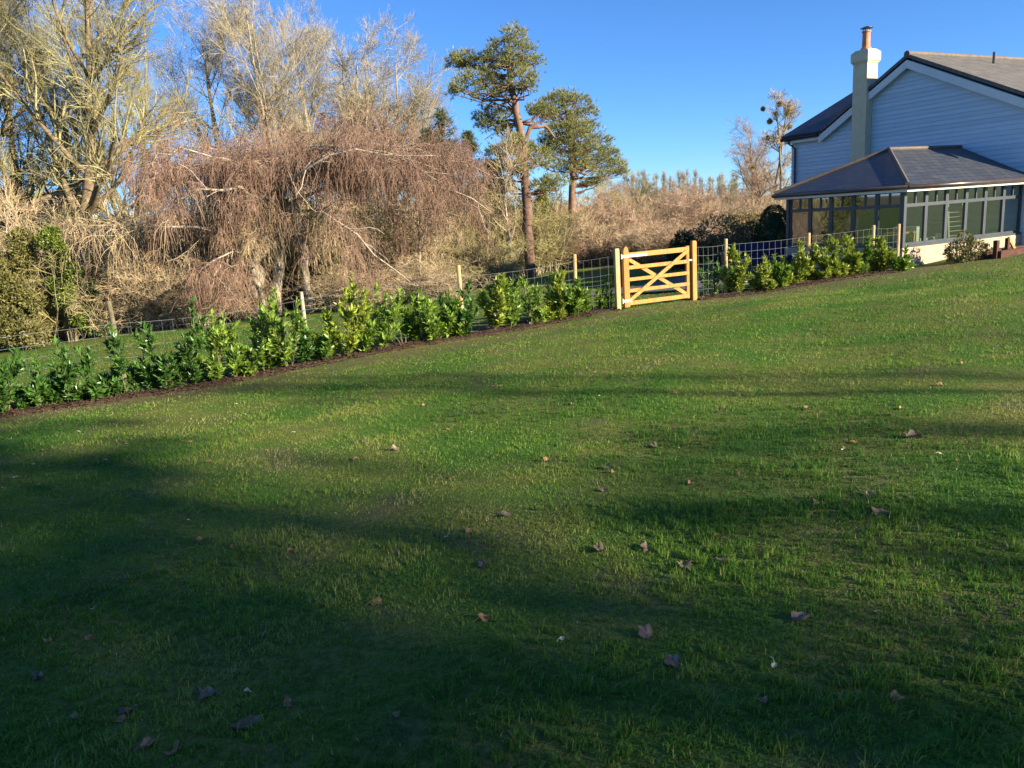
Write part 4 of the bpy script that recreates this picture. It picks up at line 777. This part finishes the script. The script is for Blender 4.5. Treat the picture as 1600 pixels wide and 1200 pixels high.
weeping('wide weeping tree with reddish hanging twigs and pale twin trunks', 'weeping_tree', 31,
        [[(402, 500, 0, 15), (402, 455, 0, 12), (400, 410, 0, 11), (420, 350, .2, 8), (440, 300, .3, 6)], [(430, 498, .4, 12), (430, 440, .4, 9), (440, 380, .3, 7), (445, 310, .3, 5)], [(486, 495, -.3, 7), (480, 430, -.2, 6), (474, 370, 0, 5), (462, 318, .2, 4)]],
        [[(440, 310, .3, 5), (430, 296, -1.4, 4.4), (460, 272, -2.4, 3.6), (512, 244, -3.0, 3), (560, 236, -3, 2.2), (680, 243, -2, 1)], [(432, 320, .3, 5), (386, 300, -2.6, 4), (360, 288, -3, 3.4), (310, 296, -3.2, 2.4), (262, 318, -3.2, 1.2)],
         [(440, 305, .3, 5), (395, 255, .8, 4), (330, 232, 1, 3), (262, 226, 1, 1.8), (215, 240, 1, 1)], [(450, 320, .3, 5), (540, 290, 0, 4), (640, 288, -.4, 3), (720, 296, -.6, 2), (772, 335, -.6, 1)], [(450, 345, 0, 3.4), (505, 332, -2.6, 3), (548, 362, -3.2, 2.5), (600, 395, -3.4, 2.2), (640, 440, -3.5, 1.2)],
         [(400, 400, 0, 2.6), (350, 392, -3, 2.4), (322, 408, -3.2, 2), (300, 440, -3.3, 1.1)], [(405, 420, 0, 2.4), (330, 412, -3, 1.9), (345, 440, -3.2, 1.4), (360, 465, -3.2, .8)], [(440, 300, 0, 4), (420, 262, .5, 3.4), (450, 240, .9, 2.6), (540, 232, 1.2, 1.6), (640, 238, 1.4, 1)],
         [(455, 330, .3, 3.5), (350, 330, -1, 2.6), (270, 350, -1.5, 1.8), (230, 375, -1.6, 1)], [(470, 330, .2, 3.5), (580, 325, 1, 2.6), (680, 330, 1, 1.7), (745, 350, 1, .9)]],
        21, [((440, 296), 1.40, (9.3, 6.0, 3.3), 28, 17500, (.3, 1.9), 'twig_red', 'hanging_twigs', True), ((410, 372), .9, (5.2, 7.8, 3.0), 14, 4200, (.3, 1.7), 'twig_tan', 'lower_twigs', False)], M['limb_tan'])

# ------------------------------------------------------------------ bare broadleaved trees
GA = 'bare trees behind the weeping tree'
tA = bare_tree(31, 18.5, 1, 22, 9, 8, 5, .42, .46, 'bare_tree', 'thick brown-trunked bare tree with a cut limb beside the ivy bank', M['bark_brown'], M['twig_olive'], loc=base(116, 38), tropz=.6, low=.3)
tB = bare_tree(32, 18.0, 3, 10, 7, 7, 5, .30, .40, 'bare_tree', 'ivy-yellowed three-stemmed bare tree left of the weeping tree', M['bark_olive'], M['twig_olive'], loc=base(168, 41), tropz=.9, low=.25)
tC = bare_tree(33, 18.0, 2, 13, 8, 7, 5, .27, .40, 'bare_tree', 'pale two-stemmed bare tree rising behind the weeping canopy', M['bark_pale'], M['twig_grey'], loc=base(388, 50), tropz=.6, low=.32)
tD = bare_tree(34, 16.0, 1, 22, 9, 7, 5, .30, .48, 'bare_tree', 'round-headed grey bare tree near the pointed conifers', M['bark_pale'], M['twig_grey'], loc=base(600, 54), tropz=.35, low=.25)
def cp(src, px, dp, sc, rz, label, tm=None, group=None, tk=None):
    mats = {}
    if tm: mats['crown'] = M[tm]
    if tk: mats['trunk'] = M[tk]
    return copy_thing(src, base(px, dp), rz, sc, label, group, mats or None)
cp(tC, 540, 49, .92, .3, 'grey bare tree between the crossing stems and the tall grey tree')
cp(tD, 568, 54, 1.0, 5.0, 'grey bare tree just behind the round-headed one')
cp(tD, 640, 53, .95, 2.6, 'grey spreading bare tree on the conifer side of the round-headed one')
cp(tB, 0, 40, 1.05, 3.0, 'mossy bare tree leaning over the yellow-olive bush')
cp(tB, 40, 44, 1.0, 2.0, 'slender mossy bare tree behind the ivy bank')
cp(tA, -60, 37, .95, 1.2, 'bare tree at the edge with branches sweeping over the ivy bank', 'twig_olive')
cp(tC, 232, 46, 1.0, 1.1, 'olive-twigged bare tree standing over the weeping canopy end', 'twig_olive', None, 'bark_olive')
cp(tC, 450, 49, .98, 2.5, 'pale bare tree with crossing stems over the weeping canopy middle')
cp(tD, 515, 52, 1.05, 3.3, 'tall grey bare tree between pale-stemmed and round-headed trees')
cp(tC, 655, 57, .72, 4.6, 'lowest grey bare tree next to the pointed conifers')
# slim pale saplings in the hedge bank
sA = bare_tree(41, 6.5, 1, 9, 4, 4, 3, .10, .34, 'sapling', 'pale forked sapling beside the tall pine trunk', M['limb_tan'], M['twig_tan'], loc=base(800, 38), tropz=.8, twr=.008)
cp(sA, 657, 32, .8, 2.2, 'pale straight sapling under the weeping canopy edge')
cp(sA, 705, 41, .9, 3.2, 'thin sapling between weeping canopy and forked sapling', 'twig_moss')
cp(sA, 20, 30, .9, 1.2, 'pale arching sapling in front of the ivy bank', 'twig_tan')
# mistletoe trees and distant trees
tM = bare_tree(51, 12.5, 2, 10, 6, 5, 4, .30, .28, 'bare_tree', 'tall bare tree full of mistletoe balls beside the house', M['bark_brown'], M['twig_tan'], loc=base(1212, 70), tropz=.6, twr=.016)
hM = at(1212, 158, 70)[2]-base(1212, 70)[2]; tM.scale = (hM/12.2,)*3; rg = np.random.default_rng(77); tb0 = base(1212, 70)
for px, py, rr in ((1192, 170, 4.2), (1218, 163, 5), (1232, 176, 7), (1203, 190, 5), (1224, 200, 4), (1233, 198, 5), (1175, 262, 6), (1212, 178, 4), (1200, 215, 4)):
    c = (at(px, py, 70+rg.uniform(-.6, .6))-tb0)/(hM/12.2)+tb0; g = Geo(); k = 240; d = nrm(rg.normal(0, 1, (k, 3))); rad = rr/FPX*70/(hM/12.2)
    g.needles(c+d*rad*.55*rg.random((k, 1)), d, rad*.8, .05, rg, 4, .6, rg.random(k)); part(g, 'mistletoe', M['mistletoe'], tM, kind='stuff')
cp(tD, 1172, 73, .62, 1.0, 'rounded bare tree beside the mistletoe tree', 'twig_pink', None, 'bark_brown')
cp(tD, 1195, 62, .38, 2.0, 'low reddish bare tree under the mistletoe tree', 'twig_pink', None, 'bark_brown')
for i, (px, dp, sc, tm, lb) in enumerate(((1000, 88, 292, 'twig_tan', 'tan bare tree just past the short pine'), (1040, 105, 300, 'twig_tan', 'tan bare tree in front of the poplar row, beside the twin'), (1075, 100, 296, 'twig_pink', 'pinkish rounded bare tree above the orange-brown bush'),
        (1110, 96, 298, 'twig_tan', 'tan rounded bare tree between the orange bush and pale stems'), (1142, 85, 288, 'twig_olive', 'olive bare tree with upright stems before the mistletoe tree'), (985, 75, 285, 'twig_moss', 'mossy bare tree touching the short pine crown'), (1160, 110, 292, 'twig_pink', 'faint pink bare tree behind the olive upright one'), (960, 64, 300, 'twig_tan', 'low tan bare tree beneath the short pine crown'), (1025, 70, 312, 'twig_pink', 'low pinkish bare tree beyond the gate'), (945, 95, 290, 'twig_tan', 'tan bare tree behind the short pine'))):
    sc = (at(px, sc, dp)[2]-base(px, dp)[2])/(15.5, 17.0, 17.5)[i % 3]
    cp((tD, tC, tA)[i % 3], px, dp, (sc*1.5, sc*1.5, sc), i*1.3, lb, tm, None, 'bark_brown')
rg = np.random.default_rng(64)
for i in range(16):
    px = 935+i*17+rg.uniform(-5, 5); dp = rg.uniform(125, 165); sc = (at(px, 290+rg.uniform(-8, 12), dp)[2]-base(px, dp)[2])/(15.5, 17.0)[i % 2]
    cp((tD, tC)[i % 2], px, dp, (sc*1.4, sc*1.4, sc), i*.9, 'hazy rounded bare tree in the far wood before the poplar row', ('twig_pink', 'twig_tan', 'twig_grey')[i % 3], 'far rounded bare trees', 'bark_brown')
# far row of slim trees
pz = bare_tree(61, 14.0, 1, 26, 4, 4, 3, .20, .30, 'poplar_tree', 'slim bare poplar in the far hilltop row', M['bark_pale'], M['twig_grey'], loc=base(985, 210), tropz=2.0, twr=.012, low=.2)
rg = np.random.default_rng(62); pz['group'] = 'far row of slim poplars'
nest = Geo(); nest.needles(ROOT[pz.name]+np.array([[.2, 0, 9.0]])+rg.normal(0, .18, (30, 3)), rg.normal(0, 1, (30, 3)), .35, .1, rg, 5, .8); part(nest, 'nest', M['pine_bark'], pz)
for i in range(38):
    px = 985+i*4.9+rg.uniform(-2, 2); dp = 212+rg.uniform(-8, 10); b = base(px, dp); hh = at(px, 272+rg.uniform(-5, 7)+max(0, px-1080)*.06, dp)[2]-b[2]
    copy_thing(pz, b, rg.uniform(0, 6), hh/14.0, 'slim bare poplar in the far hilltop row', 'far row of slim poplars')
# pointed conifers
def conifer(label, px, dp, ty, wpx, seed, m):
    rg = np.random.default_rng(seed); b = base(px, dp); h = at(px, ty, dp)[2]-b[2]; r = empty('conifer_tree', b, label, 'tree'); W = wpx/FPX*dp*.5
    T = np.array([b-UP*.2, b+UP*h*.5, b+UP*h]); part(Geo().tube(T, np.array([.16, .09, .02]), 7), 'trunk', M['pine_bark'], r, smooth=True)
    n = 260; t = rg.uniform(.25, .995, n)**.8; a = rg.uniform(0, 6.28, n); L = W*(1.02-t)**.8*rg.uniform(.6, 1.15, n); P0 = b+UP*(t*h)[:, None]
    D = np.stack([np.cos(a), np.sin(a), .25*np.ones(n)], -1); B, BR_ = grow(rg, P0, D, L, np.full(n, .025), np.full(n, .008), 6, .06, (0, 0, -.3))
    part(Geo().tube(B, BR_, 4), 'limbs', M['pine_bark'], r)
    g = Geo(); m_ = 7; tt = rg.uniform(.2, 1, (n, m_)); f = tt*5; i = np.minimum(f.astype(int), 4); fr = (f-i)[..., None]; ar = np.arange(n)[:, None]; C = (B[ar, i]*(1-fr)+B[ar, i+1]*fr).reshape(-1, 3)
    g.needles(C+rg.normal(0, .1, C.shape), nrm(np.repeat(D, m_, 0)*.6+rg.normal(0, .4, C.shape)-[0, 0, .15]), .26, .03, rg, 8, .6, rg.random(len(C))); part(g, 'crown', m, r, kind='stuff'); return r
conifer('tallest pointed dark conifer between the bare trees and the pine', 709, 50, 172, 190, 71, M['needle_d'])
conifer('pointed conifer close beside the tallest pointed one', 684, 52, 200, 170, 72, M['needle_d'])
conifer('sparse conifer half behind the tall pine crown', 745, 54, 205, 180, 73, M['needle_d'])
conifer('bushy conifer behind the foot of the tall pine', 778, 48, 250, 150, 74, M['needle'])
conifer('narrow green conifer between the two pine trunks', 853, 45, 296, 60, 75, M['needle'])

# ------------------------------------------------------------------ thickets along the bank
def thicket(seed, h, wd, name, label, tw):
    rg = np.random.default_rng(seed); r = empty(name, (0, 0, 0), label, 'shrub'); n = 46; g = Geo(); gt = Geo()
    a = rg.uniform(0, 6.28, n); rr = rg.uniform(0, .5, n)*wd*.5; P0 = np.stack([np.cos(a)*rr, np.sin(a)*rr, np.full(n, -.15)], -1); D = np.stack([np.cos(a)*.5*rg.random(n), np.sin(a)*.5*rg.random(n), np.ones(n)], -1)+rg.normal(0, .12, (n, 3))
    T, TR = grow(rg, P0, D, h*rg.uniform(.55, 1.05, n), np.full(n, .03), np.full(n, .008), 7, .13, (0, 0, -.1)); gt.tube(T, TR, 4)
    A, AR = spawn(rg, T, TR, 7, .15, 1, .35, 1.2, .36, .6, 5, .16, (0, 0, .1), rmin=.009, lmin=.4); g.tube(A, AR, 3, rg.random(len(A)))
    B, BR_ = spawn(rg, A, AR, 7, .1, 1, .35, 1.2, .5, .7, 4, .18, (0, 0, -.1), rmin=.0075, lmin=.35); g.tube(B, BR_, 3, rg.random(len(B)))
    C, CR = spawn(rg, B, BR_, 1, .1, .8, .3, 1.1, .8, .8, 3, .18, (0, 0, -.1), rmin=.007, lmin=.35); g.tube(C, CR, 3, rg.random(len(C)))
    part(gt, 'stem', M['bark_pale'], r); part(g, 'crown', tw, r, kind='stuff'); return r
th = [thicket(81, 4.2, 4.0, 'thicket_shrub', 'x', M['twig_tan']), thicket(82, 4.0, 4.4, 'thicket_shrub', 'x', M['twig_tan']), thicket(83, 3.6, 4.2, 'thicket_shrub', 'x', M['twig_tan'])]
TL = {'twig_tan': 'tangled tan thicket shrub', 'twig_pink': 'pinkish-brown thicket shrub', 'twig_moss': 'mossy olive thicket shrub', 'twig_grey': 'greyish thicket shrub'}
rg = np.random.default_rng(91); spots = []
def fill(x0, x1, d0, d1, ytop, n, mats, where):
    for i in range(n):
        px = x0+(x1-x0)*(i+rg.uniform(.1, .9))/n; dp = rg.uniform(d0, d1); b = base(px, dp); hh = max(at(px, ytop+rg.uniform(-22, 24), dp)[2]-b[2], 1.2); spots.append((b, hh, mats[rg.integers(len(mats))], where))
fill(-90, 60, 28.5, 30, 395, 4, ['twig_moss', 'twig_tan'], 'at the foot of the yellow-olive bush'); fill(130, 385, 30, 31.5, 405, 8, ['twig_tan'], 'in front of the weeping tree trunks'); fill(500, 700, 29, 30.5, 425, 5, ['twig_tan', 'twig_tan', 'twig_moss'], 'below the arching pale limb'); fill(50, 340, 35, 37, 345, 9, ['twig_tan', 'twig_tan', 'twig_moss'], 'between ivy stump and weeping tree'); fill(90, 360, 31, 33.5, 405, 7, ['twig_tan'], 'under the outer weeping twigs beside the ivy'); fill(330, 700, 35, 38, 330, 11, ['twig_moss', 'twig_tan', 'twig_moss'], 'right behind the weeping tree trunks'); fill(500, 800, 33.5, 36, 385, 8, ['twig_tan', 'twig_moss'], 'under the house-side edge of the weeping canopy')
fill(690, 860, 41, 44, 335, 6, ['twig_moss', 'twig_moss', 'twig_tan'], 'around the forked sapling'); fill(830, 1000, 47, 50, 315, 7, ['twig_pink'], 'behind the short pine trunk'); fill(870, 1060, 43, 46, 350, 8, ['twig_pink', 'twig_tan'], 'between the pines and the gate'); fill(940, 1110, 52, 58, 312, 7, ['twig_pink', 'twig_moss', 'twig_tan'], 'beyond the gate, behind the bank'); fill(1000, 1120, 40, 42, 362, 5, ['twig_pink', 'twig_tan'], 'just beyond the gate top rail')
fill(-80, 330, 46, 50, 330, 9, ['twig_moss', 'twig_tan'], 'under the tall bare trees behind the ivy bank'); fill(330, 720, 44, 48, 300, 9, ['twig_moss', 'twig_tan'], 'under the pale-stemmed bare trees'); fill(700, 860, 50, 54, 300, 5, ['twig_moss', 'twig_tan'], 'behind the tall pine trunk'); fill(960, 1200, 66, 72, 312, 8, ['twig_pink', 'twig_tan', 'twig_moss', 'twig_grey'], 'on the far bank beyond the gate'); fill(1100, 1230, 56, 60, 330, 5, ['twig_pink', 'twig_tan'], 'below the mistletoe tree')
for i, (b, hh, tm, where) in enumerate(spots):
    s_ = hh/3.7; sx = max(s_, .75)*rg.uniform(.95, 1.2)
    copy_thing(th[i % 3], b, rg.uniform(0, 6.28), (sx, sx, s_), TL[tm]+' '+where, 'thicket shrubs '+where, {'crown': M[tm]})
for t in th:
    for c in list(t.children): bpy.data.objects.remove(c)
    bpy.data.objects.remove(t)
def clumps(seed, ww, hh, n=16):
    q = np.random.default_rng(seed+500); out = []
    for i in range(n):
        f = (i+.5)/n; a = q.uniform(0, 6.28); rr = ww*q.uniform(.1, .75)*(1-.55*f); k = q.uniform(.22, .42)*ww
        out.append(((math.cos(a)*rr, math.sin(a)*rr*.8, hh*(.12+.8*f)), (k, k, k*q.uniform(.6, 1.0))))
    return out
# ivy bank and evergreen bushes at the dark corner
for px, dp, ty, wpx, m, lab, sd, cnt in ((95, 29, 345, 75, 'ivy', 'bright green ivy-covered stump in front of the thick brown trunk', 1, 5200), (40, 29.5, 345, 110, 'olivebush', 'tall olive bush beside the ivy stump', 2, 5500), (-40, 27, 330, 150, 'olivebush', 'big yellow-olive evergreen bush at the end of the ivy bank', 3, 7500),
        (15, 27.5, 430, 110, 'olivebush', 'low yellow-olive bush in front of the ivy bank', 4, 5200), (135, 30, 440, 90, 'evergreen', 'dark bush added for the shaded hollow between ivy stump and weeping tree', 5, 3600), (210, 33, 440, 80, 'evergreen', 'low dark evergreen bush under the weeping twigs', 6, 2500),  # dark bush between stump and weeping tree is added to darken the shaded hollow
        (560, 38, 330, 100, 'olivebush', 'olive-green bush showing through the weeping twigs', 7, 3600), (600, 39, 365, 110, 'ivy', 'green bush behind the arching pale limb', 8, 3000), (350, 37, 385, 80, 'ivy', 'green bush behind the twin trunks of the weeping tree', 9, 2400), (720, 43, 330, 90, 'olivebush', 'olive bush behind the forked sapling', 10, 3000), (868, 44, 345, 66, 'olivebush', 'green-olive bush at the foot of the short pine', 11, 3000)):
    b = base(px, dp); hh = at(px, ty, dp)[2]-b[2]; ww = wpx/FPX*dp*.5
    leafy_shrub('ivy_bush' if m == 'ivy' else 'evergreen_bush', b, lab, clumps(sd, ww, hh), cnt, .12, .075, M[m], sd+40, stems=60)
# cottage far behind the trunks
cb = base(92, 95); ct = empty('cottage', cb, 'distant cottage with brown roof and white wall between the tree trunks', 'house'); zt = at(92, 342, 95)[2]
part(Geo().box(cb*[1, 1, 0]+UP*((cb[2]+zt+.6)/2-.3), (9, 6, zt+.6-cb[2]+.6)), 'wall', M['cottage_wall'], ct)
zz = zt+.6; part(Geo().prism([cb*[1, 1, 0]+[-5, -3.6, zz], cb*[1, 1, 0]+[-5, 3.6, zz], cb*[1, 1, 0]+[-5, 0, zz+2.6]], (10, 0, 0)), 'roof', M['cottage_roof'], ct)
for x in (-2.5, 1.5): part(Geo().box(cb*[1, 1, 0]+np.array([x, -3.01, zz-1.4]), (1.1, .06, 1.2)), 'window', M['black'], ct)

# ------------------------------------------------------------------ trees behind the viewer that shade the near lawn
sv = np.array([math.sin(SUN_AZ), math.cos(SUN_AZ)]); pv = np.array([-sv[1], sv[0]])
def behind(t, q): xy = sv*t+pv*q; return np.array([xy[0], xy[1], float(G(xy[0], xy[1]))])
for i, (t, q, h, ww, cnt, lab) in enumerate(((36, -9, 27, 6.6, 14000, 'open evergreen tree furthest along the shade belt'), (38, -.2, 28, 6.4, 15500, 'open evergreen tree directly sunward of the lawn'), (34, 3.4, 22, 2.6, 500, 'thin evergreen tree at the end of the shade belt'))):
    b = behind(t, q)
    leafy_shrub('evergreen_tree', b, lab, clumps(700+i, ww*1.25, h, 75), cnt, .48, .34, M['evergreen'], 300+i, cat='tree', stems=30)
tS = bare_tree(95, 11.0, 1, 13, 5, 4, 3, .16, .42, 'bare_tree', 'thin bare tree sunward of the lawn, nearest the evergreen shade belt', M['bark_pale'], M['twig_grey'], loc=behind(24, 7.0), tropz=.6)
copy_thing(tS, behind(33, 11.5), 1.9, 1.0, 'thin bare tree sunward of the lawn, nearer the house')

# ------------------------------------------------------------------ fallen leaves
def leaf_mesh(seed, size, lobes, curl):
    rg = np.random.default_rng(seed); n = 22; a = np.linspace(0, 2*math.pi, n, endpoint=False); r = size*(.62+.38*np.abs(np.cos(a*lobes/2)))*(1+rg.normal(0, .07, n)); el = .72
    ring = np.stack([np.cos(a)*r, np.sin(a)*r*el, np.zeros(n)], -1); inner = ring*.5; ax = rg.uniform(0, 3.14)
    def cz(P): u = P[:, 0]*math.cos(ax)+P[:, 1]*math.sin(ax); return curl*(u/size)**2*size*.8+.15*size*np.sin(P[:, 0]/size*5+seed)*.5+.12*size*np.sin(P[:, 1]/size*7)
    V = np.vstack([[[0, 0, 0]], inner, ring]); V[:, 2] = cz(V)+rg.normal(0, size*.03, len(V)); V[:, 2] -= np.percentile(V[:, 2], 15)
    T = [[0, 1+i, 1+(i+1) % n] for i in range(n)]; Q = [[1+i, 1+n+i, 1+n+(i+1) % n, 1+(i+1) % n] for i in range(n)]
    g = Geo().add(V, Q, T, rg.random(len(V))); g.tube(np.array([[size*.6, 0, .004], [size*1.1, .01, .01], [size*1.5, .02, .006]]), np.array([.0016]*3), 3); return g.mesh('fallen_leaf', smooth=True)
big = [leaf_mesh(i, .046, 5, .8) for i in range(5)]; small = [leaf_mesh(20+i, .026, 1, .8) for i in range(4)]; tiny = [leaf_mesh(40+i, .012, 1, .5) for i in range(3)]
for L, mm in ((big, 'deadgrey'), (small, 'deadbrown'), (tiny, 'deadpale')):
    for me in L: me.materials.append(M[mm])
rg = np.random.default_rng(15)
def leaf(me, P, sc, lab, grp):
    o = bpy.data.objects.new('fallen_leaf', me); COL.objects.link(o); o.location = P+UP*.010; o.rotation_euler = (rg.normal(0, .14), rg.normal(0, .14), rg.uniform(0, 6.28)); o.scale = (sc, sc, sc); tag(o, lab, 'leaf', grp)
BIG = [(619, 703, 1), (948, 733, 1), (1023, 700, .9), (941, 768, .7), (1427, 684, 1.4), (1375, 805, 1.1), (788, 808, 1), (937, 862, 1), (1010, 860, .9), (1070, 888, 1), (1010, 995, .9), (755, 885, .8), (325, 1088, .9), (385, 1138, 1.1), (200, 1115, .8), (1130, 880, .8), (1250, 970, .9), (60, 1062, .7), (985, 690, .7), (1280, 790, .8), (1050, 1040, .8), (1360, 775, .8)]
for i, (a, b, s_) in enumerate(BIG): leaf(big[i % 5], hit(a, b), s_*1.1, 'large curled grey-brown dead leaf lying on the lawn', 'large grey fallen leaves')
SM = [(1161, 772), (1156, 743), (1122, 841), (315, 846), (365, 857), (454, 864), (619, 864), (60, 760), (770, 605), (895, 632), (1246, 638), (1262, 640), (1332, 693), (1080, 757), (735, 835), (760, 970), (190, 1130), (235, 1165), (215, 1175), (270, 1180), (75, 1003), (115, 1125), (450, 1105), (855, 722), (700, 672), (1410, 640), (1395, 650), (1505, 570), (1470, 603), (590, 945), (140, 1000)]
for i, (a, b) in enumerate(SM): leaf(small[i % 4], hit(a, b), rg.uniform(.8, 1.3), 'small orange-brown dead leaf lying on the lawn', 'small orange-brown fallen leaves')
for i in range(35):
    rr = math.sqrt(rg.uniform(4, 150)); th_ = rg.uniform(-.62, .62); P = np.array([rr*math.sin(th_), rr*math.cos(th_), 0]); P[2] = G(P[0], P[1])
    if in_bed(P[None])[0] < -.2: leaf(small[i % 4], P, rg.uniform(.6, 1.2), 'small orange-brown dead leaf lying on the lawn', 'small orange-brown fallen leaves')
for i in range(50):
    rr = math.sqrt(rg.uniform(3.5, 120)); th_ = rg.uniform(-.62, .62); P = np.array([rr*math.sin(th_), rr*math.cos(th_), 0]); P[2] = G(P[0], P[1])
    if in_bed(P[None])[0] < -.2: leaf(tiny[i % 3], P+UP*.01, rg.uniform(.7, 1.4), 'tiny pale leaf scrap caught in the grass', 'tiny pale leaf scraps')
